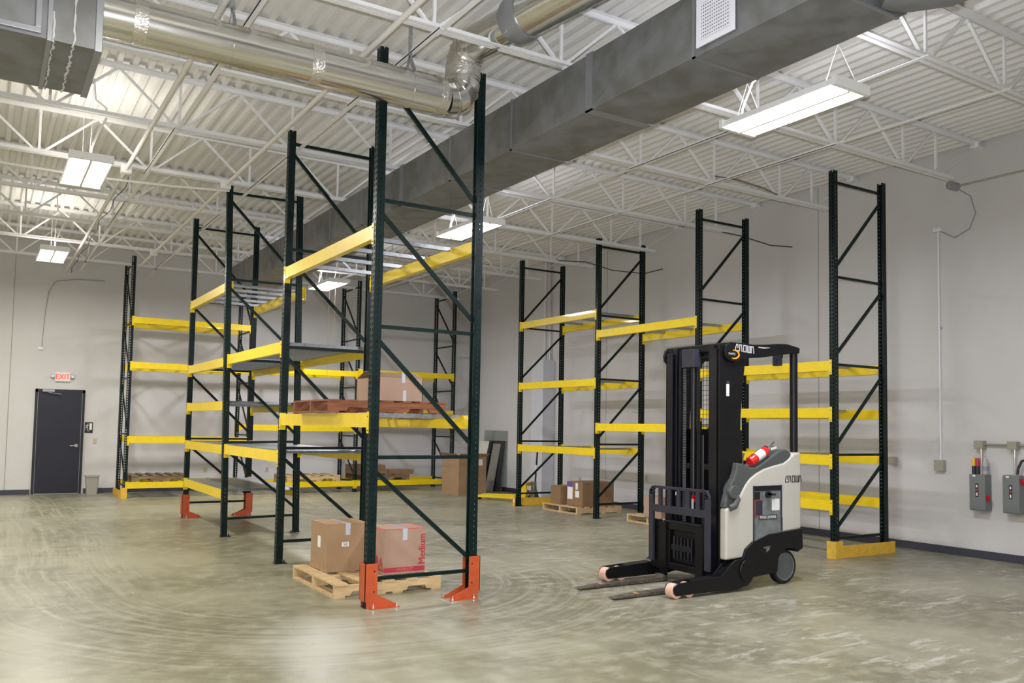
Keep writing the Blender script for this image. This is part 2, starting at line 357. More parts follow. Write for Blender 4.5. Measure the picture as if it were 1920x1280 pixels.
# ------------------------------------------------------------------ square main duct
DX0, DX1, DZ0, DZ1 = 4.09, 4.80, 4.13, 4.60
dk = thing('square_duct', 'long square galvanized duct hung under the roof joists', 'air duct')
seams = [3.12, 4.24, 5.44, 6.64, 7.86, 9.08, 10.3, 11.5, 12.7, 13.9, 15.1, 16.3, 17.3]
CH_ = 0.07
for i in range(len(seams)-1):
    a, c = seams[i], seams[i+1]; b = MB(); m = (a+c)/2
    P = [(DX0, DZ1), (DX0, DZ0), (DX1-CH_, DZ0), (DX1, DZ0+CH_*0.6), (DX1, DZ1)]
    def panel(p, q, bulge):
        A, B, C, D = (p[0], a, p[1]), (q[0], a, q[1]), (q[0], c, q[1]), (p[0], c, p[1])
        O = ((p[0]+q[0])/2+bulge[0], m, (p[1]+q[1])/2+bulge[1]); b.add([A, B, C, D, O], [(0,1,4),(1,2,4),(2,3,4),(3,0,4)])
    panel(P[0], P[1], (-0.022, 0)); panel(P[1], P[2], (0, -0.035)); panel(P[3], P[4], (0.0, 0)); panel(P[4], P[0], (0, 0.01))
    if i == 0: b.add([(p[0], a, p[1]) for p in P], [(4,3,2,1,0)])
    if i == len(seams)-2: b.add([(p[0], c, p[1]) for p in P], [(0,1,2,3,4)])
    b.build('duct_section', 'duct_metal', dk)
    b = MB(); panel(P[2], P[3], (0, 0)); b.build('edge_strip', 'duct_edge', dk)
for i, s in enumerate(seams[:-1]):
    f = MB(); wd = 0.045 if i in (2, 5, 8) else 0.012; t = 0.008
    f.box(DX0-t, DX0+0.004, s-wd, s+wd, DZ0-t, DZ1+t).box(DX0-t, DX1-CH_, s-wd, s+wd, DZ0-t, DZ0+0.004).box(DX1-0.004, DX1+t, s-wd, s+wd, DZ0+CH_*0.6, DZ1+t)
    f.build('duct_seam', 'duct_seam', dk)
for y in (5.95, 9.61, 13.27):
    MB().box(DX0+0.10, DX0+0.13, y-0.02, y+0.02, DZ1, ZB+0.01).box(DX1-0.13, DX1-0.10, y-0.02, y+0.02, DZ1, ZB+0.01).build('hanger_strap', 'steel_white', dk)
v = thing('air_vent', 'white louvred air grille on the side of the square duct', 'air vent', (DX0-0.024, 4.01, 4.335))
fr = MB(); fr.box(-0.012, 0, -0.175, 0.175, -0.17, -0.13).box(-0.012, 0, -0.175, 0.175, 0.13, 0.17).box(-0.012, 0, -0.175, -0.135, -0.13, 0.13).box(-0.012, 0, 0.135, 0.175, -0.13, 0.13); fr.build('vent_frame', 'vent_white', v, bevel=0.002)
MB().box(-0.002, 0, -0.135, 0.135, -0.13, 0.13).build('vent_backing', 'vent_dark', v)
sl = MB()
for k in range(11): z = -0.118+k*0.0236; sl.box(-0.009, -0.004, -0.135, 0.135, z-0.0055, z+0.0055)
for k in range(13): yy = -0.122+k*0.0203; sl.box(-0.006, -0.002, yy-0.004, yy+0.004, -0.13, 0.13)
sl.build('vent_louvre', 'vent_white', v)
# round duct carrying on towards the camera
rd = thing('round_branch_duct', 'shiny round duct leaving the near end of the square duct', 'air duct')
MB().sweep([(4.55, 3.12, 4.365), (4.72, 3.0, 4.365), (4.90, 2.86, 4.365), (4.90, 2.74, 4.365)], [0.23, 0.225, 0.20, 0.195], 28).build('duct_collar', 'duct_metal', rd, smooth=True)
MB().sweep([(4.90, 2.80, 4.365), (4.90, -2.5, 4.365)], 0.19, 28).build('duct_tube', 'tube_metal', rd, smooth=True)

# ------------------------------------------------------------------ left plenum box and round duct with elbow
pb = thing('duct_plenum', 'boxy galvanized duct plenum hanging at upper left', 'air duct')
PX, PY0, PY1, PZ0, PZ1 = 0.548, 5.9, 6.80, 3.90, 4.62
MB().box(-2.2, PX, PY0, PY1, PZ0, PZ1).build('plenum_box', 'duct_metal', pb)
MB().box(PX-0.035, PX+0.008, PY0-0.012, PY1+0.012, PZ0-0.012, PZ1+0.01).build('end_flange', 'duct_seam', pb, bevel=0.003)
MB().box(0.245, 0.275, PY0-0.014, PY1+0.012, PZ0-0.012, PZ1+0.01).build('joint_flange', 'duct_seam', pb, bevel=0.003)
MB().box(-1.2, 0.215, PY0-0.022, PY0+0.01, PZ0+0.02, PZ0+0.055).box(0.18, 0.215, PY0-0.022, PY0+0.01, PZ0+0.055, PZ1).build('access_frame', 'duct_seam', pb, bevel=0.003)
random.seed(3)
sb = MB()
for x0, y0, zz in ((0.282, 1, 0), (0.395, 1, 1)):
    pz = [(x0+random.uniform(-0.006, 0.006), PY0-0.004, PZ0+0.72*k/24) for k in range(25)]
    sb.sweep(pz[:7 if x0 < 0.3 else 25], [random.uniform(0.003, 0.009) for _ in pz[:7 if x0 < 0.3 else 25]], 6)
    py = [(x0+random.uniform(-0.008, 0.008), PY0+0.9*k/30, PZ0-0.004) for k in range(31)]
    sb.sweep(py, [random.uniform(0.003, 0.010) for _ in py], 6)
sb.build('sealant_bead', 'duct_sealant', pb)
TR, TY, TZ = 0.152, 6.40, 4.365
tb = thing('round_duct', 'shiny round metal duct crossing the upper left, with elbows', 'air duct')
MB().cyl((PX+0.009, TY, TZ), (3.26, TY, TZ), TR, 40).build('duct_tube', 'tube_metal', tb, smooth=True)
def arcpts(c, a, bb, r, t0, t1, n):
    return [tuple(Vector(c)+Vector(a)*math.cos(t0+(t1-t0)*i/n)*r+Vector(bb)*math.sin(t0+(t1-t0)*i/n)*r) for i in range(n+1)]
e1 = arcpts((3.26, TY, TZ+0.175), (1,0,0), (0,0,1), 0.175, -PI/2, 0, 4)
MB().sweep(e1, TR, 32).build('lower_elbow', 'tube_metal', tb, smooth=False)
MB().cyl(e1[-1], (3.435, TY, TZ+0.30), TR-0.003, 32).build('riser', 'tube_metal', tb, smooth=True)
dv = Vector((0.20, -0.98, 0)).normalized(); cz = TZ+0.30
e2 = arcpts(Vector((3.435, TY, cz))+dv*0.17, -dv, (0,0,1), 0.17, 0, PI*0.46, 4)
MB().sweep(e2, TR, 32).build('upper_elbow', 'tube_metal', tb, smooth=False)
st = Vector(e2[-1]); d2 = (dv+Vector((0,0,0.05))).normalized()
MB().cyl(st, st+d2*0.48, TR-0.003, 40).build('duct_tube', 'tube_metal', tb, smooth=True)
p3 = st+d2*0.46
MB().sweep([p3, p3+d2*0.05, p3+d2*0.12, p3+d2*0.2], [0.165, 0.19, 0.20, 0.19], 32).build('coupling_ring', 'duct_seam', tb, smooth=True)
MB().cyl(p3+d2*0.1, p3+d2*3.2, 0.178, 40).build('duct_tube', 'tube_metal', tb, smooth=True)
def ring(p, d, r, wd, m, nm): 
    p = Vector(p); d = Vector(d).normalized(); MB().sweep([p-d*wd, p+d*wd], r, 36).build(nm, m, tb, smooth=True)
for xx in (0.83, 2.10, 3.20): ring((xx, TY, TZ), (1,0,0), TR+0.003, 0.045 if xx < 3 else 0.03, 'tape_metal', 'foil_tape')
ring((3.435, TY, TZ+0.25), (0,0,1), TR+0.002, 0.05, 'tape_metal', 'foil_tape')
for p, d in ((e1[1], (0.92,0,0.38)), (e1[2], (0.7,0,0.7)), (e1[3], (0.38,0,0.92)), (e2[1], None), (e2[2], None), (e2[3], None)):
    if d is None:
        i = e2.index(p); d = Vector(e2[i+1])-Vector(e2[i-1])
    ring(p, d, TR+0.007, 0.006, 'tube_metal', 'elbow_seam')
ring((1.47, TY, TZ), (1,0,0), TR+0.003, 0.012, 'tube_metal', 'hanger_band'); ring((2.93, TY, TZ), (1,0,0), TR+0.003, 0.012, 'tube_metal', 'hanger_band')
for xx in (1.47, 2.93):
    MB().bar((xx, TY-0.10, TZ+0.12), (xx, TY, TZ+0.28), 0.012, 0.03).bar((xx, TY+0.10, TZ+0.12), (xx, TY, TZ+0.28), 0.012, 0.03).box(xx-0.015, xx+0.015, TY-0.006, TY+0.006, TZ+0.28, ZT).build('hanger_strap', 'galvanized', tb)

# ------------------------------------------------------------------ ceiling lights
LW, LL = 0.43, 1.22
hs = MB().prism([(-LW/2, 0), (-LW/2+0.03, 0.065), (LW/2-0.03, 0.065), (LW/2, 0), (LW/2-0.012, 0), (0.012, 0), (-0.012, 0), (-LW/2+0.012, 0)], 'y', -LL/2, LL/2).mesh('light_housing', 'lamp_white')
lz = MB()
lens_m = MB().box(-0.092, 0.092, -LL/2+0.02, LL/2-0.02, -0.006, 0.002).mesh('light_panel', 'lamp_glow')
cap_m = MB().box(-LW/2-0.005, LW/2+0.005, -0.02, 0.02, -0.01, 0.07).mesh('end_cap', 'lamp_white')
div_m = MB().prism([(-0.018, 0.0), (-0.012, -0.02), (0.012, -0.02), (0.018, 0.0)], 'y', -LL/2+0.02, LL/2-0.02).mesh('centre_divider', 'lamp_white')
ch_m = MB().bar((0, -0.16, 0.06), (0, 0, 0.42), 0.005, 0.005).bar((0, 0.16, 0.06), (0, 0, 0.42), 0.005, 0.005).bar((0, 0, 0.42), (0, 0, ZT-4.33-0.05), 0.005, 0.005).mesh('hanging_chain', 'lamp_white')
ld = bpy.data.lights.new('tube_light', 'AREA'); ld.shape = 'RECTANGLE'; ld.size = LW-0.04; ld.size_y = LL-0.05; ld.energy = LAMP_W; ld.color = LAMP_WARM
lu = bpy.data.lights.new('ceiling_fill', 'AREA'); lu.shape = 'RECTANGLE'; lu.size = LW; lu.size_y = LL; lu.energy = LAMP_W*0.11; lu.color = LAMP_WARM  # upward fill added above each fixture to brighten the ceiling
ld2 = ld.copy(); ld2.color = LAMP_COOL; lu2 = lu.copy(); lu2.color = LAMP_COOL
LZ = 4.33
def light(x, y, lab, loop=True):
    t = thing('ceiling_light', lab, 'ceiling light', (x, y, LZ), group='hanging fluorescent lights')
    link('light_housing', hs, t); link('light_panel', lens_m, t, (-0.104, 0, 0)); link('light_panel', lens_m, t, (0.104, 0, 0))
    link('end_cap', cap_m, t, (0, -LL/2, 0)); link('end_cap', cap_m, t, (0, LL/2, 0)); link('centre_divider', div_m, t)
    link('hanging_chain', ch_m, t, (0, -LL/2+0.12, 0)); link('hanging_chain', ch_m, t, (0, LL/2-0.12, 0))
    if loop:
        MB().sweep([(0, LL/2-0.05, 0.065), (0.0, LL/2-0.06, 0.2), (0.03, LL/2-0.15, 0.42), (0.12, LL/2-0.35, 0.62), (0.14, LL/2-0.62, 0.78), (0.0, LL/2-0.78, ZT-LZ-0.03)] if x > 3 else
                   [(0, -LL/2+0.06, 0.065), (0.0, -LL/2+0.05, 0.14), (0.05, -LL/2, 0.30), (0.12, -LL/2-0.05, 0.46), (0.12, -LL/2-0.02, 0.58), (0.02, -LL/2+0.06, 0.68), (0, -LL/2+0.1, ZT-LZ-0.03)], 0.011, 8).build('flexible_conduit', 'conduit_white', t, smooth=True)
    for dd, nm, zz, rx in ((ld2 if x > 3 else ld, 'tube_glow', -0.024, 0), (lu2 if x > 3 else lu, 'ceiling_fill_light', 0.075, PI)):
        o = bpy.data.objects.new(nm, dd); COL.objects.link(o); o.location = (x, y, LZ+zz); o.rotation_euler = (rx, 0, 0)
light(5.87, 4.90, 'bright twin-panel fluorescent light hanging at upper right, the largest')
light(0.89, 10.62, 'bright twin-panel fluorescent light at left, nearer of the left two')
light(0.93, 16.42, 'bright twin-panel fluorescent light at far left, above the exit door')
light(5.80, 10.52, 'bright fluorescent light seen behind the nearest middle rack frame')
light(5.87, 16.5, 'small bright fluorescent light seen under the top yellow beam, farthest centre')
light(0.89, 3.40, 'unseen fluorescent light added to brighten the left foreground')  # unseen lamp, added and placed to light the left foreground
light(0.89, -0.8, 'unseen added fluorescent light behind the viewpoint, left one', False); light(5.87, -0.8, 'unseen added fluorescent light behind the viewpoint, right one', False)  # unseen fixtures continuing the lamp rows, added for their light
for y, q in ((4.9, 'nearest'), (10.6, 'middle'), (16.4, 'farthest')): light(-4.0, y, 'unseen added fluorescent light beyond the left edge, %s of three' % q, False)  # unseen row of fixtures, added to light the room from the left

# ------------------------------------------------------------------ pallet racking
FW = 0.991; HP = 0.038; RH = 4.86
def post_mesh(name, h):
    b = MB(); t = 0.003
    def strip(put, segs_solid, cols, z0, z1, pitch, hh):
        for a, c in segs_solid: put(a, c, z0, z1)
        n = int((z1-z0)/pitch)
        for a, c in cols:
            for i in range(n+1):
                zc = z0+pitch*(i+0.5); za = z0 if i == 0 else zc-pitch+hh/2; zb_ = min(z1, zc-hh/2)
                if zb_ > za: put(a, c, za, zb_)
                if zc+hh/2 > z1: break
    strip(lambda a, c, z0, z1: b.box(-HP, -HP+t, a, c, z0, z1), [(-HP, -0.028), (-0.013, 0.013), (0.028, HP)], [(-0.028, -0.013), (0.013, 0.028)], 0, h, 0.0508, 0.029)
    for s in (-1, 1):
        y0, y1 = (s*HP-(t if s > 0 else 0), s*HP+(0 if s > 0 else t))
        strip(lambda a, c, z0, z1: b.box(a, c, y0, y1, z0, z1), [(-HP+t, -0.006), (0.004, HP)], [(-0.006, 0.004)], 0, h, 0.0508, 0.013)
        b.box(HP-t, HP, min(s*HP, s*0.024), max(s*HP, s*0.024), 0, h)
    return b.mesh(name, 'rack_green')
post_me = post_mesh('post', RH)
ZH = [0.24, 1.27, 2.40, 3.51, 4.72]
hbar_me = MB().box(HP-0.005, FW-HP+0.005, -0.013, 0.013, -0.016, 0.016).mesh('horizontal_brace', 'rack_green')
diag = {}
for i in range(4):
    lo, hi = ZH[i]+0.115, ZH[i+1]-0.12
    diag[(i, 0)] = MB().bar((HP-0.01, 0, hi), (FW-HP+0.01, 0, lo), 0.024, 0.036, (0,0,1)).mesh('diagonal_brace', 'rack_green')
    diag[(i, 1)] = MB().bar((HP-0.01, 0, lo), (FW-HP+0.01, 0, hi), 0.024, 0.036, (0,0,1)).mesh('diagonal_brace', 'rack_green')
foot_me = MB().box(-0.05, 0.085, -0.05, 0.05, 0, 0.008).cyl((0.064, 0.0, 0.008), (0.064, 0.0, 0.035), 0.007, 8).mesh('foot_plate', 'rack_green')
def frame(x, y, rz, mirror, lab, h=RH, lean=None):
    t = thing('rack_upright_frame', lab, 'rack frame', (x, y, 0), rz, 'green upright frames of the pallet racks')
    if lean: t.rotation_euler = (lean[0], lean[1], rz)
    link('post', post_me, t, (0, 0, 0.004)); link('post', post_me, t, (FW, 0, 0.004), PI)
    for z in ZH: link('horizontal_brace', hbar_me, t, (0, 0, z))
    for i in range(4): link('diagonal_brace', diag[(i, mirror)], t)
    link('foot_plate', foot_me, t); link('foot_plate', foot_me, t, (FW, 0, 0), PI)
    if h != RH:
        for c in t.children:
            pass
    return t
MX = 2.869; MYS = [6.840, 9.414, 11.902, 14.465]
RX = 9.052; RYS = [6.887, 9.259, 11.703, 14.190]
KY = 18.497; KXS = [2.503, 4.90, 7.339, 9.840]
for i, (y, lab) in enumerate(zip(MYS, ['large green upright frame nearest the camera, orange feet, middle rack', 'green upright frame, second from the camera, in the middle rack', 'green upright frame, third from the camera, in the middle rack', 'green upright frame with orange feet at far end of middle rack'])):
    frame(MX, y, 0, 0, lab, lean=(math.radians(-0.6), math.radians(-0.85)) if i == 2 else None)
for y, lab in zip(RYS, ['green upright frame nearest the camera by the right wall, behind yellow guard', 'green upright frame by the right wall, partly hidden behind the lift truck', 'green upright frame by the right wall, left of the lift truck', 'farthest green upright frame by the right wall, beside the pallet jack']):
    frame(RX, y, 0, 1, lab)
for x, lab in zip(KXS, ['leftmost green upright frame by the back wall, near the exit door', 'second green upright frame from the left by the back wall', 'third green upright frame from the left by the back wall', 'rightmost green upright frame by the back wall, behind the tall carton']):
    frame(x, KY, PI/2, 1, lab)

bm_cache = {}
def beam(x, y, zt, L, rz, lab, grp):
    key = round(L, 3); t = thing('rack_beam', lab, 'rack beam', (x, y, zt), rz, grp)
    if key not in bm_cache:
        h = L/2
        a = MB().prism([(0, -0.125), (0.062, -0.125), (0.062, -0.042), (0.036, -0.042), (0.036, 0), (0, 0)], 'x', -h+HP+0.004, h-HP-0.004).mesh('beam_body', 'rack_yellow')
        cs = []
        for s in (-1, 1):
            x0, x1 = (h-HP-0.006, h-HP) if s > 0 else (-h+HP, -h+HP+0.006)
            xa, xb = (h-HP, h-0.002) if s > 0 else (-h+0.002, -h+HP)
            cs.append(MB().box(x0, x1, -0.004, 0.058, -0.175, 0.012).box(xa, xb, -0.004, -0.0005, -0.175, 0.012).mesh('end_connector', 'rack_yellow'))
        rv = []
        for s in (-1, 1):
            b = MB()
            for z in (-0.15, -0.03): b.cyl((s*(h-0.020), -0.008, z), (s*(h-0.020), -0.002, z), 0.006, 8)
            rv.append(b.mesh('rivet', 'hole_black'))
        bm_cache[key] = (a, cs, rv)
    a, cs, rv = bm_cache[key]
    link('beam_body', a, t)
    for c, r in zip(cs, rv): o = link('end_connector', c, t); link('rivet', r, o)
    return t
bar_cache = {}
def crossbar(x, y, z, rz, lab, grp):
    if 'c' not in bar_cache:
        W = FW+0.055; h = W/2; c = MB()
        c.box(-h+0.05, h-0.05, -0.024, 0.024, 0.001, 0.004).box(-h+0.05, h-0.05, -0.024, -0.021, -0.03, 0.001).box(-h+0.05, h-0.05, 0.021, 0.024, -0.03, 0.001).box(-h, -h+0.052, -0.024, 0.024, 0.001, 0.004).box(h-0.052, h, -0.024, 0.024, 0.001, 0.004)
        c.box(-h+0.05, h-0.05, -0.024, -0.010, -0.033, -0.030).box(-h+0.05, h-0.05, 0.010, 0.024, -0.033, -0.030)
        bar_cache['c'] = c.mesh('deck_crossbar', 'galvanized')
    o = link('deck_crossbar', bar_cache['c'], None, (x, y, z+0.001), rz); return tag(o, lab, 'crossbar', grp)
def plank(x, y, z, w_, lab, grp):
    key = ('p', round(w_, 3))
    if key not in bar_cache:
        W = FW+0.05; h = W/2; pr_ = []; n = 4; p = w_/n; y0 = -w_/2
        for i in range(n): a = y0+i*p; pr_ += [(a+0.002, -0.028), (a+0.012, 0.004), (a+p-0.012, 0.004), (a+p-0.002, -0.028)]
        bt = [(q[0], q[1]-0.003) for q in reversed(pr_)]
        bar_cache[key] = MB().prism(pr_+bt, 'x', -h+0.045, h-0.045).box(-h, -h+0.046, -w_/2+0.01, w_/2-0.01, 0.001, 0.004).box(h-0.046, h, -w_/2+0.01, w_/2-0.01, 0.001, 0.004).mesh('deck_plank', 'galvanized')
    return tag(link('deck_plank', bar_cache[key], None, (x, y, z+0.001)), lab, 'deck plank', grp)
LVN = {1: ['only'], 2: ['lower', 'upper'], 3: ['lowest', 'middle', 'top'], 4: ['lowest', 'second', 'third', 'top'], 5: ['lowest', 'second', 'third', 'fourth', 'top']}
ON = ['nearest', 'second', 'third', 'fourth', 'fifth', 'sixth', 'seventh', 'eighth']
def rack_bays(X0, YS, bays, row, sides):
    for i, (bn, levels) in enumerate(bays):
        ya, yb = YS[i], YS[i+1]; L = yb-ya; ym = (ya+yb)/2; nm = LVN[len(levels)]
        for (z, kind), ln in zip(levels, nm):
            g = 'yellow beams of the %s' % row
            beam(X0-HP-0.001, ym, z, L, -PI/2, 'yellow %s beam of the %s shelf in %s bay of %s' % (sides[0], ln, bn, row), g)
            beam(X0+FW+HP+0.001, ym, z, L, PI/2, 'yellow %s beam of the %s shelf in %s bay of %s' % (sides[1], ln, bn, row), g)
            xm = X0+FW/2
            if isinstance(kind, (list, tuple)):
                for j, f in enumerate(kind):
                    n_ = ON[j] if len(kind) > 1 else 'single'
                    crossbar(xm, ya+L*f, z, 0, '%s galvanized crossbar on %s shelf, %s bay of %s' % (n_, ln, bn, row), 'crossbars of the %s' % row)
            elif kind:
                n = kind; wv = (L-0.14)/n
                for j in range(n):
                    plank(xm, ya+0.07+wv*(j+0.5), z, wv-0.006, '%s ribbed deck plank on %s shelf, %s bay of %s' % (ON[j], ln, bn, row), 'deck planks of the %s' % row)
rack_bays(MX, MYS, [('nearest', [(1.65, (0.10, 0.32, 0.52, 0.74)), (3.29, (0.20, 0.42, 0.64, 0.86))]),
                    ('second', [(1.24, 8), (2.46, 8)]),
                    ('farthest', [(0.63, 7), (1.235, 7), (1.835, 7), (2.44, 7), (3.49, (0.12, 0.3, 0.48, 0.68, 0.86))])], 'middle rack', ('left', 'right'))
rack_bays(RX, RYS, [('nearest', [(0.70, ()), (1.265, (0.35,)), (1.855, (0.25, 0.7)), (2.447, (0.22, 0.5, 0.78))]),
                    ('middle', [(1.63, (0.3, 0.7)), (3.24, (0.22, 0.48, 0.76))]),
                    ('farthest', [(1.20, (0.12, 0.6)), (2.41, (0.2, 0.45, 0.7)), (3.61, (0.1, 0.45, 0.72))])], 'right wall rack', ('front', 'wall side'))
for i, (bn, levels) in enumerate([('left', [(0.315, (0.25, 0.75)), (1.22, ()), (2.72, (0.2, 0.5, 0.78)), (3.63, (0.2, 0.5, 0.78))]), ('middle', [(0.255, (0.2, 0.6, 0.9)), (1.50, ()), (2.755, (0.3, 0.7))]), ('right', [(0.255, (0.2, 0.5)), (1.90, (0.3, 0.7)), (2.81, (0.2, 0.6))])]):
    xa, xb = KXS[i], KXS[i+1]; L = xb-xa; xm = (xa+xb)/2; nm = LVN[len(levels)]; row = 'back wall rack'
    for (z, kind), ln in zip(levels, nm):
        g = 'yellow beams of the %s' % row
        beam(xm, KY-HP-0.001, z, L, 0, 'yellow front beam of the %s shelf in %s bay of %s' % (ln, bn, row), g)
        beam(xm, KY+FW+HP+0.001, z, L, PI, 'yellow wall side beam of the %s shelf in %s bay of %s' % (ln, bn, row), g)
        for j, f in enumerate(kind):
            crossbar(xa+L*f, KY+FW/2, z, PI/2, 'crossbar %s from the left on %s shelf, %s bay of %s' % (('first', 'second', 'third')[j], ln, bn, row), 'crossbars of the %s' % row)

# orange post protectors with sloped toe
def protector(x, y, flip, lab):
    t = thing('post_protector', lab, 'post protector', (x, y, 0), 0, 'orange post protectors')
    s = -1 if flip else 1
    X = lambda a: s*a
    b = MB()
    b.box(min(X(-0.062), X(-0.056)), max(X(-0.062), X(-0.056)), -0.062, 0.062, 0.06, 0.375)
    for yy in (-1, 1):
        y0, y1 = (0.056, 0.062) if yy > 0 else (-0.062, -0.056)
        b.box(min(X(-0.062), X(0.052)), max(X(-0.062), X(0.052)), y0, y1, 0.06, 0.375)
        b.prism([(X(-0.045), 0.0), (X(0.24), 0.0), (X(0.24), 0.022), (X(0.052), 0.105), (X(-0.045), 0.105)], 'y', y0+0.0012, y1-0.0012)
    b.build('guard_channel', 'rack_orange', t)
    MB().box(min(X(-0.02), X(0.25)), max(X(-0.02), X(0.25)), -0.10, -0.062, 0, 0.006).box(min(X(-0.02), X(0.25)), max(X(-0.02), X(0.25)), 0.062, 0.10, 0, 0.006).build('base_flange', 'rack_orange', t)
    for yy in (-0.082, 0.082):
        for xx in (0.01, 0.225): MB().cyl((X(xx), yy, 0.004), (X(xx), yy, 0.016), 0.013, 6).cyl((X(xx), yy, 0.016), (X(xx), yy, 0.04), 0.006, 8).build('anchor_bolt', 'bolt_zinc', t)
    hb = MB()
    for z in (0.14, 0.31): hb.cyl((X(0.022), -0.0635, z), (X(0.022), -0.0555, z), 0.007, 8)
    hb.build('bolt_hole', 'hole_black', t)
protector(MX, MYS[0], False, 'orange post protector at the left foot of the nearest frame'); protector(MX+FW, MYS[0], True, 'orange post protector at the right foot of the nearest frame')
protector(MX, MYS[3], False, 'orange post protector at left foot of farthest middle rack frame'); protector(MX+FW, MYS[3], True, 'orange post protector at right foot of farthest middle rack frame')

# yellow end of row guards
def end_guard(x, y, rz, lab, sign=1, h=0.15, label=False):
    t = thing('end_of_row_guard', lab, 'rack guard', (x, y, 0), rz, 'yellow end of row guards')
    MB().box(0.06, FW+0.13, -0.008, 0.0, 0.0, h).box(0.06, FW+0.13, 0.0, sign*0.05+0.05 if False else 0.04, 0.0, 0.006).build('guard_rail', 'guard_yellow', t, bevel=0.002)
    # bevelled wrap-round nose in front of the front post
    P = [(-0.11, 0.10), (-0.11, 0.03), (-0.075, -0.008), (0.06, -0.008), (0.06, 0.0), (-0.071, 0.0), (-0.102, 0.034), (-0.102, 0.10)]
    MB().prism(P, 'z', 0.0, h+0.06).build('guard_nose', 'guard_yellow', t)
    if label: MB().box(-0.1115, -0.110, 0.045, 0.085, 0.08, 0.14).build('sticker', 'label_white', t)
    return t
end_guard(RX, RYS[0]-0.065, 0, 'yellow end guard at the foot of nearest right wall frame')
gE = end_guard(RX, RYS[3]+0.065, 0, 'yellow end guard at foot of farthest right wall frame, by pallet jack', label=True); gE.scale = (1, -1, 1)
end_guard(KXS[0]-0.065, KY, PI/2, 'yellow end guard at the left end of the back wall rack').scale = (1, -1, 1)

# ------------------------------------------------------------------ pallets
def pallet(x, y, z, L, W, rz, m, lab, notch=True, h=0.125, nb=7, seed=1, axis=0):
    random.seed(seed); t = thing('wooden_pallet', lab, 'pallet', (x, y, z), rz, 'wooden pallets')
    tb_ = 0.017; zs0, zs1 = tb_, h-tb_
    for yy in (-W/2+0.02, 0, W/2-0.02):
        if notch: P = [(-L/2, zs0), (-L*0.36, zs0), (-L*0.34, zs0+0.035), (-L*0.18, zs0+0.035), (-L*0.16, zs0), (L*0.16, zs0), (L*0.18, zs0+0.035), (L*0.34, zs0+0.035), (L*0.36, zs0), (L/2, zs0), (L/2, zs1), (-L/2, zs1)]
        else: P = [(-L/2, zs0), (L/2, zs0), (L/2, zs1), (-L/2, zs1)]
        MB().prism(P, 'y', yy-0.019, yy+0.019).build('stringer', m, t)
    for i in range(nb):
        wd = 0.125 if i in (0, nb-1) else random.uniform(0.075, 0.10); c = -L/2+0.0625+(L-0.125)*i/(nb-1)
        MB().box(c-wd/2, c+wd/2, -W/2-random.uniform(0, 0.012), W/2+random.uniform(0, 0.012), zs1, h).build('deck_board', m, t)
    for c in (-L/2+0.05, -L*0.08, L*0.08, L/2-0.05):
        MB().box(c-0.05, c+0.05, -W/2, W/2, 0, zs0).build('bottom_board', m, t)
    return t
pallet(3.27, 7.90, 0, 1.06, 1.18, 0, 'wood_pale', 'pale new wooden pallet on the floor carrying two boxes', nb=5, seed=2)
pallet(3.355, 8.13, 1.656, 1.22, 1.06, 0, 'wood_brown', 'reddish brown pallet on lower shelf of the middle rack', nb=7, seed=3)
pallet(9.62, 12.88, 0, 1.02, 1.10, 0, 'wood_pale', 'pale pallet on the floor by right wall carrying two cartons', notch=False, nb=6, seed=4)
pallet(9.84, 10.66, 0, 1.10, 1.02, 0, 'wood_pale', 'pale pallet half hidden behind the load backrest of truck', notch=False, nb=6, seed=5)
pallet(3.17, 18.98, 0.32, 1.10, 1.00, 0, 'wood_grey', 'old brown empty pallet on lowest back shelf, left bay', nb=6, seed=6)
pallet(6.38, 18.98, 0.26, 1.22, 1.00, 0, 'wood_pale', 'empty pallet on lowest back shelf, middle bay', nb=6, seed=7)
pallet(8.10, 18.98, 0.26, 1.22, 1.00, 0, 'wood_grey', 'pallet under flat cartons on lowest back shelf, right bay', nb=6, seed=8)

# ------------------------------------------------------------------ cartons
def carton(x, y, z, sx, sy, sz, m, lab, rz=0.0, tape='tape_clear', top_m=None, grp='cardboard boxes', seam='y'):
    t = thing('cardboard_box', lab, 'box', (x, y, z), rz, grp)
    MB().box(-sx/2, sx/2, -sy/2, sy/2, 0, sz-0.006).build('carton_body', m, t, bevel=0.004)
    for s in (-1, 1):
        if seam == 'y': MB().box(min(s*0.001, s*(sx/2)), max(s*0.001, s*(sx/2)), -sy/2, sy/2, sz-0.006, sz-0.001).build('top_flap', top_m or m, t)
        else: MB().box(-sx/2, sx/2, min(s*0.001, s*(sy/2)), max(s*0.001, s*(sy/2)), sz-0.006, sz-0.001).build('top_flap', top_m or m, t)
    if tape:
        if seam == 'y': MB().box(-0.024, 0.024, -sy/2-0.001, sy/2+0.001, sz-0.001, sz+0.0005).box(-0.024, 0.024, -sy/2-0.0015, -sy/2, sz-0.11, sz).build('packing_tape', tape, t)
        else: MB().box(-sx/2-0.001, sx/2+0.001, -0.024, 0.024, sz-0.001, sz+0.0005).box(-sx/2-0.0015, -sx/2, -0.024, 0.024, sz-0.11, sz).build('packing_tape', tape, t)
    return t
PZ = 0.126
A = carton(3.085, 8.13, PZ, 0.43, 0.45, 0.46, 'cardboard', 'plain brown carton numbered 58 on the pale floor pallet')
MB().box(-0.06, 0.01, -0.2265, -0.2255, 0.24, 0.285).build('number_label', 'label_white', A)
text('number_print', '58', 0.046, 'label_print', A, (-0.025, -0.2268, 0.262), (1,0,0), (0,0,1), ext=0.0004)
MB().box(-0.2165, -0.2155, -0.06, 0.02, 0.22, 0.33).build('shipping_label', 'label_white', A)
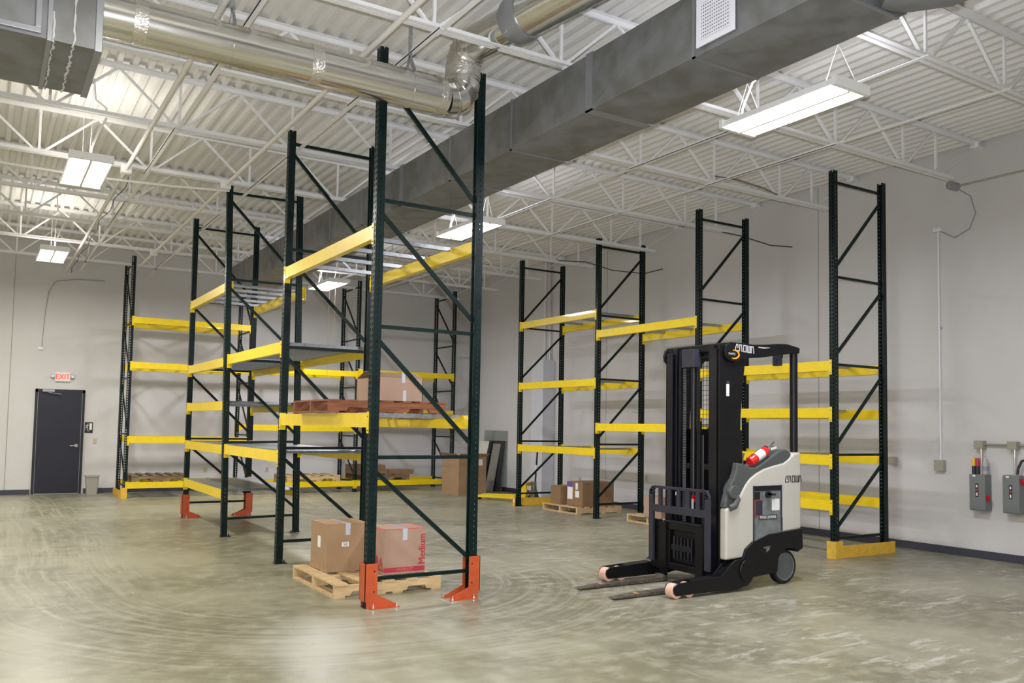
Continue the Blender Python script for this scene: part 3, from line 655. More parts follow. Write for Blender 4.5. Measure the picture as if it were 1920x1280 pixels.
MB().box(0.0, 0.05, -0.2262, -0.2254, 0.0, 0.14).box(-0.2162, -0.2154, -0.16, -0.08, 0.0, 0.12).build('brown_tape', 'tape_brown', A)
B = carton(3.525, 7.745, PZ, 0.435, 0.40, 0.43, 'cardboard_pink', 'carton printed Medium in red on the pale floor pallet', top_m='carton_coral')
MB().box(-0.2165, 0.2165, -0.2012, -0.2004, 0.02, 0.065).build('red_stripe', 'carton_red', B)
text('size_print', 'Medium', 0.105, 'carton_red', B, (0.185, -0.2016, 0.225), (0,0,1), (-1,0,0), ext=0.0004, sx=0.86, bold=0.022)
text('dimension_print', '16"x16"x17"', 0.032, 'cardboard_pink', B, (0.0, -0.2016, 0.043), (1,0,0), (0,0,1), ext=0.0004, sx=1.1)
text('side_print', 'ERA', 0.15, 'carton_red', B, (-0.2184, -0.06, 0.10), (0,-1,0), (0,0,1), ext=0.0004, sx=0.9, bold=0.03)
MB().box(-0.2184, -0.2176, -0.195, 0.15, 0.03, 0.05).build('side_stripe', 'carton_red', B)
for k in range(2): MB().box(-0.19+k*0.2, -0.05+k*0.2, -0.19, 0.19, 0.4296, 0.4302).build('top_print', 'cardboard_pink', B)
C = thing('cardboard_box', 'open topped brown carton on the reddish pallet, middle rack', 'box', (3.53, 8.02, 1.782), 0, 'cardboard boxes')
b = MB(); sx, sy, sz = 0.235, 0.29, 0.235
b.box(-sx, sx, -sy, -sy+0.005, 0, sz).box(-sx, sx, sy-0.005, sy, 0, sz).box(-sx, -sx+0.005, -sy, sy, 0, sz).box(sx-0.005, sx, -sy, sy, 0, sz).box(-sx, sx, -sy, sy, 0, 0.005); b.build('carton_body', 'cardboard_pink', C)
MB().add([(-sx, -sy, sz), (sx, -sy, sz), (sx, -sy+0.19, sz+0.055), (-sx, -sy+0.19, sz+0.055), (-sx, -sy, sz+0.004), (sx, -sy, sz+0.004), (sx, -sy+0.19, sz+0.059), (-sx, -sy+0.19, sz+0.059)], [(0,1,2,3),(7,6,5,4),(0,4,5,1),(1,5,6,2),(2,6,7,3),(3,7,4,0)]).build('top_flap', 'cardboard_dark', C)
MB().add([(-sx, sy, sz), (sx, sy, sz), (sx+0.05, sy-0.2, sz+0.03), (-sx, sy-0.2, sz+0.07), (-sx, sy, sz+0.004), (sx, sy, sz+0.004), (sx+0.05, sy-0.2, sz+0.034), (-sx, sy-0.2, sz+0.074)], [(0,1,2,3),(7,6,5,4),(0,4,5,1),(1,5,6,2),(2,6,7,3),(3,7,4,0)]).build('top_flap', 'cardboard', C)
MB().box(0.02, 0.055, -sy-0.002, -sy-0.001, 0.005, 0.11).box(0.005, 0.04, -sy-0.003, -sy-0.001, 0.185, 0.285).build('packing_tape', 'tape_clear', C)
carton(9.42, 13.12, PZ, 0.46, 0.32, 0.34, 'cardboard_dark', 'smaller dark brown carton on the floor pallet by right wall', tape='tape_brown')
D = carton(9.62, 12.62, PZ, 0.72, 0.48, 0.44, 'cardboard_dark', 'larger brown carton with white labels on pallet by right wall', tape='tape_brown')
MB().box(-0.361, -0.3602, 0.06, 0.22, 0.12, 0.34).box(-0.361, -0.3602, -0.14, -0.02, 0.16, 0.28).box(-0.361, -0.3602, -0.10, -0.03, 0.30, 0.42).build('shipping_label', 'label_white', D)
MB().box(-0.361, -0.3602, 0.06, 0.22, 0.34, 0.42).build('purple_label', 'label_purple', D)
carton(9.56, 10.5, PZ, 0.60, 0.42, 0.34, 'cardboard_pink', 'brown carton seen through bars of the truck load backrest')
carton(7.84, 19.02, 0.385, 0.82, 0.66, 0.10, 'cardboard_dark', 'long flat carton on lowest back shelf, under another', tape=None)
carton(7.81, 19.03, 0.488, 0.76, 0.62, 0.11, 'cardboard_dark', 'flat carton stacked on top of another on back shelf', tape=None)
carton(8.57, 18.80, 0.385, 0.60, 0.42, 0.10, 'cardboard_dark', 'thin flat carton at the right end of back shelf pallet', tape=None)
E_ = thing('tall_carton', 'tall open brown carton standing on the floor at far corner', 'box', (9.45, 17.15, 0)); E_.scale = (0.84, 1, 1)
b = MB(); b.box(-0.42, 0.42, -0.40, -0.39, 0, 0.86).box(-0.42, 0.42, 0.39, 0.40, 0, 0.86).box(-0.42, -0.41, -0.39, 0.39, 0, 0.86).box(0.41, 0.42, -0.39, 0.39, 0, 0.86).box(-0.41, 0.41, -0.39, 0.39, 0, 0.01); b.build('carton_body', 'cardboard', E_)
MB().add([(-0.42,-0.40,0.86),(0.42,-0.40,0.86),(0.45,-0.50,0.93),(-0.45,-0.50,0.93),(-0.42,-0.41,0.86),(0.42,-0.41,0.86),(0.45,-0.51,0.93),(-0.45,-0.51,0.93)], [(0,1,2,3),(7,6,5,4),(0,4,5,1),(1,5,6,2),(2,6,7,3),(3,7,4,0)]).build('top_flap', 'cardboard', E_)
MB().add([(-0.42,-0.40,0.86),(-0.42,0.40,0.86),(-0.52,0.42,0.93),(-0.52,-0.42,0.93),(-0.43,-0.40,0.86),(-0.43,0.40,0.86),(-0.53,0.42,0.93),(-0.53,-0.42,0.93)], [(0,1,2,3),(7,6,5,4),(0,4,5,1),(1,5,6,2),(2,6,7,3),(3,7,4,0)]).build('top_flap', 'cardboard', E_)
MB().box(0.18, 0.30, -0.403, -0.4005, 0.66, 0.80).build('shipping_label', 'label_white', E_)

# ------------------------------------------------------------------ reach truck (forks point to -x; near flank y=5.92)
T = thing('reach_truck', 'black and cream stand-up reach truck parked in the aisle', 'forklift', (0, 0, 0))
Y0, Y1 = 5.92, 6.93
lower = [(6.16, .30), (6.39, .31), (6.42, .385), (6.52, .448), (6.75, .514), (7.245, .55)]
upper = [(7.245, 1.335), (7.20, 1.335), (7.14, 1.325), (7.10, 1.30), (7.05, 1.262), (6.985, 1.23), (6.83, 1.203), (6.70, 1.175), (6.594, 1.135), (6.50, 1.085), (6.44, 1.03), (6.39, .965), (6.35, .91), (6.29, .86), (6.22, .815), (6.16, .79)]
MB().prism(lower+upper, 'y', Y0, Y0+0.24).build('side_body', 'truck_cream', T, bevel=0.018)
MB().prism([(6.36, .30), (6.72, .30), (6.72, .95), (6.36, .93)], 'y', Y0+0.24, Y1-0.02).build('power_unit', 'truck_cream', T, bevel=0.015)
MB().prism([(6.75, .30), (7.24, .30), (7.24, 1.10), (6.75, .95)], 'y', Y1-0.10, Y1).build('far_side_body', 'truck_cream', T, bevel=0.015)
MB().box(6.72, 7.23, Y0+0.24, Y1-0.10, .22, .27).build('operator_floor', 'rubber_black', T)
MB().prism([(6.385, .315), (6.415, .39), (6.515, .453), (6.75, .52), (7.25, .556), (7.255, .355), (7.175, .318), (7.16, .34), (7.10, .37), (7.02, .37), (6.94, .335), (6.885, .27), (6.87, .135), (6.48, .112), (6.38, .12), (6.30, .20)], 'y', Y0-0.018, Y0+0.20).build('lower_skirt', 'truck_black', T, bevel=0.010)
MB().prism([(6.66, .40), (6.76, .41), (6.75, .37), (6.70, .345), (6.70, .385), (6.66, .385)], 'y', Y0-0.020, Y0-0.017).build('skirt_scratch', 'hydraulic_grey', T)
MB().box(6.16, 6.72, Y0+0.20, Y1-0.02, .10, .30).build('chassis', 'truck_black', T, bevel=0.01)
# grey fairing and arm rest on top
MB().prism([(6.155, .80), (6.165, .86), (6.20, .95), (6.235, 1.02), (6.28, 1.08), (6.315, 1.16), (6.33, 1.235), (6.40, 1.225), (6.50, 1.19), (6.60, 1.185), (6.70, 1.23), (6.80, 1.285), (6.906, 1.335), (6.96, 1.36), (7.03, 1.368), (7.08, 1.352), (7.11, 1.318), (7.09, 1.27), (6.985, 1.215), (6.83, 1.188), (6.594, 1.12), (6.50, 1.07), (6.44, 1.015), (6.35, .895), (6.22, .80)], 'y', Y0+0.012, Y0+0.23).build('grey_fairing', 'truck_grey', T, bevel=0.012)
MB().cyl((6.245, Y0+0.02, .955), (6.245, Y0-0.035, .955), 0.065, 20).build('fairing_boss', 'truck_grey', T, smooth=True, bevel=0.01)
MB().sweep([(6.28, Y0+0.0, .93), (6.30, Y0-0.01, .88), (6.26, Y0-0.01, .82), (6.20, Y0, .80)], 0.035, 12).build('fairing_lobe', 'truck_grey', T, smooth=True)
# battery compartment on the flank
bp = MB().prism([(6.545, .46), (6.945, .53), (6.945, 1.01), (6.545, 1.005)], 'y', Y0-0.003, Y0+0.01).build('battery_panel', 'truck_panel', T)
MB().box(6.53, 6.548, Y0-0.006, Y0, .462, 1.008).box(6.93, 6.948, Y0-0.008, Y0, .60, 1.01).box(6.935, 6.952, Y0-0.010, Y0, .545, .68).build('panel_edge', 'truck_navy', bp)
MB().box(6.55, 6.93, Y0-0.007, Y0-0.002, .955, 1.003).build('panel_rail', 'truck_rail', bp)
MB().box(6.55, 6.625, Y0-0.008, Y0-0.002, .87, .945).cyl((6.735, Y0-0.03, .918), (6.735, Y0, .918), 0.035, 14).bar((6.70, Y0-0.02, .925), (6.83, Y0-0.02, .915), 0.02, 0.018).build('battery_connector', 'rubber_black', bp)
MB().box(6.557, 6.66, Y0-0.006, Y0-0.002, .715, .865).build('warning_label', 'label_dark', bp)
MB().box(6.553, 6.562, Y0-0.007, Y0-0.002, .70, .87).box(6.557, 6.66, Y0-0.007, Y0-0.002, .862, .87).box(6.557, 6.66, Y0-0.007, Y0-0.002, .703, .712).build('warning_border', 'label_red', bp)
MB().box(6.80, 6.91, Y0-0.006, Y0-0.002, .755, .87).build('capacity_plate', 'label_white', bp)
MB().box(6.61, 6.875, Y0-0.006, Y0-0.002, .668, .715).build('number_plate', 'label_print', bp)
text('number_print', 'MNE1203006', 0.043, 'label_white', bp, (6.743, Y0-0.0065, .691), (1,0,0), (0,0,1), ext=0.0005)
# angular CROWN lettering drawn from strokes
GL = {'C': [[(.75,.5),(.75,1),(.35,1),(0,.4),(0,0),(.95,0)]], 'R': [[(0,0),(0,1),(.55,1),(.8,0)]], 'O': [[(0,0),(0,1),(.85,1),(.85,0),(0,0)]], 'W': [[(0,1),(0,0),(1.0,0),(1.0,1)],[(.5,1),(.5,0)]], 'N': [[(0,0),(0,1),(.6,1),(.85,0)]]}
def logo2(parent, name, m, org, tilt, Hh, pitch):
    b = MB(); wd = 0.085*Hh; k_ = 0
    for i, ch in enumerate('CROWN'):
        for st_ in GL[ch]:
            for p, q in zip(st_, st_[1:]):
                P = Vector((i*pitch+p[0]*pitch*0.78, p[1]*Hh)); Q = Vector((i*pitch+q[0]*pitch*0.78, q[1]*Hh)); e = (Q-P).normalized(); n = Vector((-e.y, e.x))*wd; P -= e*wd; Q += e*wd
                c, s = math.cos(tilt), math.sin(tilt)
                f = lambda v: (org[0]+v.x*c-v.y*s, org[2]+v.x*s+v.y*c)
                k_ += 1; b.prism([f(P-n), f(Q-n), f(Q+n), f(P+n)], 'y', org[1]-0.001-0.00006*k_, org[1]+0.0005)
    return b.build(name, m, parent)
logo2(T, 'flank_lettering', 'logo_black', (7.005, Y0-0.0005, 1.035), 0.0, 0.06, 0.052)
# wheels
cw = MB().lathe([(0.0, -0.035), (0.115, -0.035), (0.165, -0.038), (0.172, -0.03), (0.172, 0.03), (0.165, 0.038), (0.115, 0.035), (0.0, 0.035)], 36)
c_ = cw.build('caster_wheel', 'rubber_black', T, smooth=True, loc=(7.045, 6.0, 0.172)); c_.rotation_euler = (PI/2, 0, 0)
h_ = MB().lathe([(0.0, 0.044), (0.03, 0.05), (0.06, 0.042), (0.125, 0.040), (0.132, 0.034), (0.0, 0.030)], 36).build('wheel_hub', 'caster_hub', c_, smooth=True)
MB().lathe([(0.122, 0.0385), (0.132, 0.043), (0.142, 0.0385)], 36).build('hub_rim', 'hydraulic_grey', c_, smooth=True)
dw = MB().lathe([(0.0, -0.06), (0.15, -0.06), (0.16, -0.05), (0.16, 0.05), (0.15, 0.06), (0.0, 0.06)], 32).build('drive_wheel', 'rubber_black', T, smooth=True, loc=(6.98, 6.72, 0.16)); dw.rotation_euler = (PI/2, 0, 0)
def outrigger(ya, yb, near):
    P = [(5.475, .03), (6.25, .035), (6.40, .05), (6.47, .11), (6.48, .20), (6.44, .27), (6.36, .31), (6.24, .305), (6.16, .26), (6.05, .165), (5.87, .158), (5.49, .142), (5.452, .118), (5.442, .085), (5.452, .052)]
    o = MB().prism(P, 'y', ya, ya+0.022).prism(P, 'y', yb-0.022, yb).prism([(5.72, .03), (6.30, .035), (6.40, .06), (6.44, .20), (6.36, .28), (6.24, .28), (6.05, .165), (5.72, .15)], 'y', ya+0.003, yb-0.003).build('outrigger', 'truck_black', T, bevel=0.004)
    ym = (ya+yb)/2
    for xx in (5.495, 5.655):
        wl = MB().lathe([(0.0, -0.046), (0.064, -0.046), (0.068, -0.042), (0.068, 0.042), (0.064, 0.046), (0.0, 0.046)], 28).build('load_wheel', 'urethane', T, smooth=True, loc=(xx, ym, 0.0685)); wl.rotation_euler = (PI/2, 0, 0)
    return o
outrigger(5.865, 5.995, True); outrigger(6.855, 6.985, False)
MB().lathe([(0.0, 0.0), (0.10, 0.0), (0.105, 0.006), (0.098, 0.012), (0.0, 0.012)], 32).build('pivot_cover', 'truck_black', T, smooth=True, loc=(6.39, 5.852, 0.20)).rotation_euler = (-PI/2, 0, 0)
# mast
def rail(x0, x1, ya, yb, z0, z1, nm, inward):
    t_ = 0.014; b = MB(); b.box(x0, x1, ya if inward > 0 else yb-t_, ya+t_ if inward > 0 else yb, z0, z1).box(x0, x0+t_, ya, yb, z0, z1).box(x1-t_, x1, ya, yb, z0, z1)
    return b.build(nm, 'truck_rail', T, bevel=0.003)
for s, (ya, yb) in ((1, (6.02, 6.115)), (-1, (6.665, 6.76))):
    rail(6.14, 6.30, ya, yb, 0.12, 2.36 if s > 0 else 2.345, 'outer_mast_rail', s)
    ia, ib = (6.08, 6.15) if s > 0 else (6.63, 6.70)
    rail(6.17, 6.27, ia, ib, 0.14, 2.40, 'middle_mast_rail', s)
    ja, jb = (6.135, 6.19) if s > 0 else (6.59, 6.645)
    rail(6.19, 6.26, ja, jb, 0.16, 2.37, 'inner_mast_rail', s)
MB().box(6.27, 6.32, 6.08, 6.70, 2.30, 2.39).box(6.27, 6.32, 6.08, 6.70, 0.16, 0.26).box(6.24, 6.27, 6.18, 6.60, 1.15, 1.21).build('mast_crossmember', 'truck_rail', T, bevel=0.004)
MB().box(6.15, 6.25, 6.36, 6.54, 2.19, 2.375).build('cylinder_head_block', 'truck_navy', T, bevel=0.006)
MB().cyl((6.22, 6.43, 0.2), (6.22, 6.43, 2.2), 0.033, 16).build('lift_cylinder', 'truck_rail', T, smooth=True)
MB().cyl((6.25, 6.32, 0.3), (6.25, 6.32, 1.5), 0.022, 12).build('lift_cylinder', 'truck_rail', T, smooth=True)
cb = MB()
for k in range(118): z = 0.24+k*0.0165; cb.box(6.165, 6.18, 6.495, 6.53, z, z+0.010)
cb.build('lift_chain', 'caster_hub', T)
MB().sweep([(6.23, 6.385, 2.2), (6.23, 6.38, 1.5), (6.23, 6.385, 0.8)], 0.009, 8).sweep([(6.23, 6.36, 2.2), (6.23, 6.355, 1.3), (6.24, 6.37, 0.7)], 0.009, 8).build('hydraulic_hose', 'rubber_black', T, smooth=True)
sc_ = MB()
for k in range(13): yy = 6.02+k*0.05; sc_.box(6.345, 6.349, yy-0.002, yy+0.002, 1.25, 2.32)
for k in range(22): z = 1.26+k*0.05; sc_.box(6.345, 6.349, 6.02, 6.68, z-0.002, z+0.002)
sc_.build('wire_screen', 'rubber_black', T)
MB().box(6.325, 6.50, 6.02, 6.80, 0.30, 1.56).build('front_console', 'truck_black', T, bevel=0.02)
# side plate from the mast up to the guard
MB().prism([(6.145, .12), (6.175, .12), (6.175, .72), (6.195, .80), (6.20, 1.02), (6.30, 1.10), (6.40, 1.17), (6.43, 1.26), (6.44, 1.70), (6.47, 2.00), (6.50, 2.24), (6.50, 2.38), (6.145, 2.40)], 'y', 5.995, 6.018).build('guard_side_plate', 'truck_black', T, bevel=0.004)
MB().prism([(6.30, 1.10), (6.44, 1.17), (6.50, 2.30), (6.30, 2.38)], 'y', 6.74, 6.76).build('guard_side_plate', 'truck_black', T)
MB().box(6.235, 6.275, 5.9925, 5.9945, 1.89, 2.01).build('rating_label', 'label_white', T)
MB().box(6.235, 6.275, 5.991, 5.9930, 2.015, 2.04).build('dark_label', 'label_print', T)
# overhead guard
GP = [(6.23, 2.245), (6.33, 2.225), (6.42, 2.25), (6.47, 2.275), (6.70, 2.295), (6.98, 2.335), (7.15, 2.36), (7.285, 2.372), (7.29, 2.43), (7.10, 2.458), (6.95, 2.452), (6.80, 2.435), (6.60, 2.42), (6.42, 2.425), (6.26, 2.425), (6.20, 2.39), (6.185, 2.33), (6.195, 2.28)]
og = MB().prism(GP, 'y', 5.965, 5.995).prism(GP, 'y', 6.835, 6.865).box(7.235, 7.285, 5.99, 6.84, 2.375, 2.425).box(6.22, 6.30, 5.99, 6.84, 2.34, 2.42)
for k in range(5): og.box(6.25, 7.26, 6.11+k*0.155, 6.135+k*0.155, 2.37, 2.425)
og = og.build('overhead_guard', 'truck_black', T, bevel=0.008)
logo2(og, 'guard_lettering', 'logo_silver', (6.33, 5.9645, 2.347), -0.055, 0.062, 0.056)
ar = []
for k in range(15): a = -1.95+k*3.75/14; ar.append((6.315+0.075*math.cos(a), 2.305+0.047*math.sin(a)))
inn = [(6.30+0.070*math.cos(-1.9+k*3.6/14), 2.306+0.036*math.sin(-1.9+k*3.6/14)) for k in reversed(range(15))]
b = MB()
for k in range(14): b.prism([ar[k], ar[k+1], inn[13-k], inn[14-k]], 'y', 5.9625, 5.9648)
b.build('orange_swoosh', 'logo_orange', og)
text('swoosh_lettering', 'PWPD', 0.034, 'logo_silver', og, (6.283, 5.9640, 2.307), (1,0,0), (0,0,1), ext=0.0004)
MB().prism([(6.66, 2.392), (6.74, 2.388), (6.80, 2.396), (6.84, 2.405), (6.75, 2.402), (6.66, 2.402)], 'y', 5.9635, 5.966).build('guard_scratch', 'logo_silver', og)
MB().cyl((7.243, 6.01, 1.30), (7.243, 6.01, 2.39), 0.040, 20).build('guard_post', 'truck_black', T, smooth=True)
MB().box(7.03, 7.095, 6.03, 6.11, 2.235, 2.36).box(7.09, 7.12, 6.04, 6.10, 2.32, 2.36).build('work_light', 'truck_navy', T, bevel=0.008)
# controls
MB().cyl((6.52, 6.05, 1.19), (6.52, 6.05, 1.275), 0.012, 10).lathe([(0.0, 1.33), (0.022, 1.328), (0.024, 1.315), (0.014, 1.29), (0.012, 1.27)], 14, (6.52, 6.05, 0)).build('control_handle', 'caster_hub', T, smooth=True)
MB().lathe([(0.0, 1.225), (0.018, 1.228), (0.030, 1.245), (0.033, 1.262), (0.026, 1.282), (0.012, 1.292), (0.0, 1.294)], 14, (6.40, 6.03, 0)).build('round_knob', 'hydraulic_grey', T, smooth=True)
# carriage, load backrest, forks
cr = MB().box(6.04, 6.12, 6.13, 6.67, .13, .20).box(6.04, 6.12, 6.13, 6.67, .53, .62).box(6.04, 6.12, 6.13, 6.22, .20, .53).box(6.04, 6.12, 6.58, 6.67, .20, .53).box(6.08, 6.12, 6.22, 6.58, .20, .53).box(6.03, 6.07, 6.72, 6.86, .12, .62).build('fork_carriage', 'truck_black', T, bevel=0.006)
b = MB()
for k in range(6): b.cyl((6.05, 6.27+0.05*k, .25), (6.05, 6.27+0.05*k, .47), 0.012+0.005*(k % 2), 10)
b.box(6.035, 6.075, 6.25, 6.55, .33, .39).build('reach_linkage', 'truck_rail', cr, smooth=False)
lb = MB(); hb_ = [(6.0, 5.975, .20), (6.0, 5.975, .88)]
def flat_loop(pts, wd, th):
    for p, q in zip(pts, pts[1:]): lb.bar(p, q, wd, th, (1, 0, 0))
def lbp(y, z): return (6.0, y, z)
ol = [(5.975, .20), (5.975, .89)]+[(6.055-0.08*math.cos(a), .89+0.08*math.sin(a)) for a in (0.3, 0.7, 1.1, 1.57)]+[(6.76, .97)]+[(6.76+0.08*math.sin(a), .89+0.08*math.cos(a)) for a in (0.45, 0.9, 1.2, 1.57)]+[(6.84, .20)]
n_ = len(ol); inr = []
b = MB()
for p, q in zip(ol, ol[1:]):
    P = Vector(p); Q = Vector(q); e = (Q-P).normalized(); nn = Vector((e.y, -e.x)); vert = abs(e.y) > 0.95; wd = 0.062 if vert else 0.028
    if not vert and abs(e.x) < 0.95: wd = 0.042
    P2, Q2 = P-e*0.004, Q+e*0.004
    b.add([(5.985, P2.x, P2.y), (5.985, Q2.x, Q2.y), (5.985, Q2.x+nn.x*wd, Q2.y+nn.y*wd), (5.985, P2.x+nn.x*wd, P2.y+nn.y*wd), (6.015, P2.x, P2.y), (6.015, Q2.x, Q2.y), (6.015, Q2.x+nn.x*wd, Q2.y+nn.y*wd), (6.015, P2.x+nn.x*wd, P2.y+nn.y*wd)], [(0,1,2,3),(7,6,5,4),(0,4,5,1),(1,5,6,2),(2,6,7,3),(3,7,4,0)])
b.box(5.988, 6.01, 6.0, 6.82, .70, .775)
for k in range(5): yy = 6.14+k*0.135; b.box(5.99, 6.012, yy-0.024, yy+0.024, .76, .96)
b.build('load_backrest', 'truck_navy', T, bevel=0.002)
MB().box(6.10, 6.12, 6.30, 6.33, .83, .90).build('hose_label', 'red_paint', T); MB().box(6.098, 6.10, 6.30, 6.33, .74, .86).box(6.04, 6.042, 6.42, 6.50, .885, .92).build('white_label', 'label_white', T)
MB().box(6.05, 6.13, 6.12, 6.68, .945, .955).build('carriage_top_plate', 'caster_hub', T)
for yc in (6.145, 6.665):
    P = [(4.94, .012), (5.10, .010), (6.045, .008), (6.045, .062), (6.008, .062), (5.98, .048), (5.20, .036), (4.94, .020)]
    f_ = MB().prism(P, 'y', yc-0.05, yc+0.05).build('fork', 'fork_steel', T, bevel=0.003)
    MB().prism([(5.00, .0225), (5.24, .0375), (5.24, .0383), (5.00, .0233)], 'y', yc-0.035, yc+0.035).build('fork_wear_patch', 'fork_wear', f_)
    MB().box(6.018, 6.045, yc-0.05, yc+0.05, .062, .60).build('fork_shank', 'truck_black', f_)
    MB().box(5.97, 6.0, yc-0.05, yc+0.05, .048, .075).build('fork_heel', 'hydraulic_grey', f_)

# fire extinguisher lying on the fairing
fe = thing('fire_extinguisher', 'red fire extinguisher with white label lying on the lift truck', 'fire extinguisher', (6.60, 5.985, 1.245))
dd = Vector((0.29, 0.0, 0.135)).normalized()
a0 = Vector((-0.05, 0, -0.005))
MB().sweep([a0, a0+dd*0.01, a0+dd*0.25, a0+dd*0.275, a0+dd*0.285], [0.042, 0.049, 0.049, 0.041, 0.02], 24).build('cylinder_body', 'red_paint', fe, smooth=True)
MB().sweep([a0+dd*0.095, a0+dd*0.205], 0.0498, 24, cap=False).build('instruction_label', 'label_white', fe, smooth=True)
MB().sweep([a0+dd*0.28, a0+dd*0.32], 0.017, 12).bar(a0+dd*0.30+Vector((0, 0, .01)), a0+dd*0.40+Vector((0, 0, .035)), 0.018, 0.010).bar(a0+dd*0.30, a0+dd*0.39+Vector((0, 0, -.005)), 0.016, 0.008).build('valve_handle', 'hydraulic_grey', fe)
for k in range(3): MB().box(0.24+k*0.028, 0.258+k*0.028, -0.030, -0.022, 0.115+k*0.006, 0.14+k*0.006).build('label_tab', 'label_white', fe)
MB().sweep([a0+dd*0.02+Vector((0, 0.0, 0.05)), a0+dd*0.15+Vector((0, 0.01, 0.052)), a0+dd*0.27+Vector((0, 0.01, 0.045)), a0+dd*0.30+Vector((0, 0, 0.02))], 0.006, 8).build('discharge_hose', 'rubber_black', fe, smooth=True)

# ------------------------------------------------------------------ pallet jack beside the farthest right frame
J = thing('pallet_jack', 'yellow hand pallet jack with upright handle by the right wall', 'pallet jack', (9.80, 14.98, 0), math.radians(-58))
# local -x: fork direction
for s in (-1, 1):
    MB().prism([(-1.20, .055), (-1.15, .05), (-0.05, .05), (-0.05, .115), (-1.15, .095), (-1.20, .075)], 'y', s*0.20-0.075, s*0.20+0.075).build('fork', 'jack_yellow', J, bevel=0.004)
    MB().cyl((-1.05, s*0.20-0.04, 0.036), (-1.05, s*0.20+0.04, 0.036), 0.036, 14).build('load_roller', 'rubber_black', J, smooth=True)
MB().prism([(-0.06, .06), (0.04, .06), (0.08, .22), (0.05, .40), (0.0, .40), (-0.10, .12)], 'y', -0.27, -0.22).prism([(-0.06, .06), (0.04, .06), (0.08, .22), (0.05, .40), (0.0, .40), (-0.10, .12)], 'y', 0.22, 0.27).box(-0.06, 0.0, -0.24, 0.24, .06, .13).box(0.0, 0.05, -0.24, 0.24, .33, .40).build('fork_bridge', 'jack_yellow', J, bevel=0.004)
MB().cyl((0.12, 0, 0.10), (0.12, 0, 0.42), 0.055, 16).cyl((0.12, -0.09, 0.20), (0.12, 0.09, 0.20), 0.05, 14).box(0.07, 0.18, -0.08, 0.08, .10, .18).build('hydraulic_pump', 'hydraulic_grey', J, smooth=True)
for s in (-1, 1): MB().cyl((0.12, s*0.045-0.02, 0.09), (0.12, s*0.045+0.02, 0.09), 0.09, 20).build('steer_wheel', 'rubber_black', J, smooth=True)
hd = MB().cyl((0.15, 0, 0.38), (0.19, 0, 1.03), 0.018, 12).build('handle_shaft', 'rubber_black', J, smooth=True)
MB().cyl((0.164, 0, 0.60), (0.173, 0, 0.76), 0.0195, 12).build('handle_sticker', 'label_white', hd, smooth=True)
MB().sweep([(0.19, 0, 1.02), (0.192, 0.07, 1.07), (0.195, 0.09, 1.10), (0.198, 0.07, 1.14), (0.198, -0.07, 1.14), (0.195, -0.09, 1.10), (0.192, -0.07, 1.07), (0.19, 0, 1.02)], 0.013, 10).build('loop_grip', 'rubber_black', J, smooth=True)

# ------------------------------------------------------------------ sheets leaning on the right wall
def leaning(name, ya, yb, x_foot, z, th, m, lab, xt=XW-0.03, shear=0.0, cat='panel'):
    MBx = MB().add([(x_foot, ya, 0.004), (x_foot, yb, 0.004), (x_foot-th, yb, 0.004), (x_foot-th, ya, 0.004), (xt, ya+shear, z), (xt, yb+shear, z), (xt-th, yb+shear, z), (xt-th, ya+shear, z)], [(0,1,2,3),(7,6,5,4),(0,4,5,1),(1,5,6,2),(2,6,7,3),(3,7,4,0)])
    return tag(MBx.build(name, m), lab, cat, 'sheets leaning on the right wall')
leaning('glass_sheet', 17.35, 18.45, XW-0.16, 1.45, 0.008, 'glass_clear', 'clear glass sheet leaning on right wall behind the darker boards', xt=XW-0.01)
leaning('dark_board', 17.40, 18.1, XW-0.235, 1.20, 0.02, 'board_dark', 'dark board leaning on the right wall, tallest of the boards', xt=XW-0.06, cat='board')
leaning('grey_board', 17.52, 17.86, XW-0.305, 1.13, 0.02, 'board_grey', 'narrow grey board leaning on the right wall, over darker one', xt=XW-0.09, cat='board')
leaning('white_board', 17.96, 18.75, XW-0.38, 1.18, 0.03, 'board_white', 'wide off white board leaning on the right wall beside tall carton', xt=XW-0.13, cat='board')
leaning('dark_strip', 17.86, 17.955, XW-0.40, 1.18, 0.035, 'board_dark', 'narrow dark strip leaning along edge of the off white board', xt=XW-0.13, cat='board')

# ------------------------------------------------------------------ things on the back wall
ex = thing('exit_sign', 'white exit sign with red letters and two lamp heads above door', 'exit sign', (1.43, YW-0.005, 2.425))
MB().box(-0.14, 0.14, -0.05, 0, -0.095, 0.095).build('sign_housing', 'sign_white', ex, bevel=0.006)
text('exit_lettering', 'EXIT', 0.155, 'exit_red', ex, (0, -0.0515, 0.0), (1,0,0), (0,0,1), ext=0.002, sx=0.86, bold=0.02)
for s in (-1, 1):
    hh_ = MB().box(min(s*0.14, s*0.215), max(s*0.14, s*0.215), -0.045, -0.005, -0.02, 0.05).cyl((s*0.185, -0.04, 0.015), (s*0.185, -0.075, 0.01), 0.032, 14).build('lamp_head', 'galvanized', ex)
    MB().cyl((s*0.185, -0.076, 0.01), (s*0.185, -0.079, 0.01), 0.026, 14).build('lamp_lens', 'label_white', hh_)
es = thing('evacuation_sign', 'small black sign with white running figure beside the door', 'sign', (1.965, YW-0.004, 1.378))
MB().box(-0.078, 0.078, -0.006, 0, -0.112, 0.112).build('sign_plate', 'sign_black', es, bevel=0.002)
b = MB(); yb_, yf = -0.0085, -0.0062
b.prism([(0.012, -0.045), (0.06, -0.045), (0.06, 0.09), (0.012, 0.09)], 'y', yb_, yf)
b.prism([(-0.03, 0.07), (-0.018, 0.085), (-0.006, 0.073), (-0.018, 0.06)], 'y', yb_, yf)
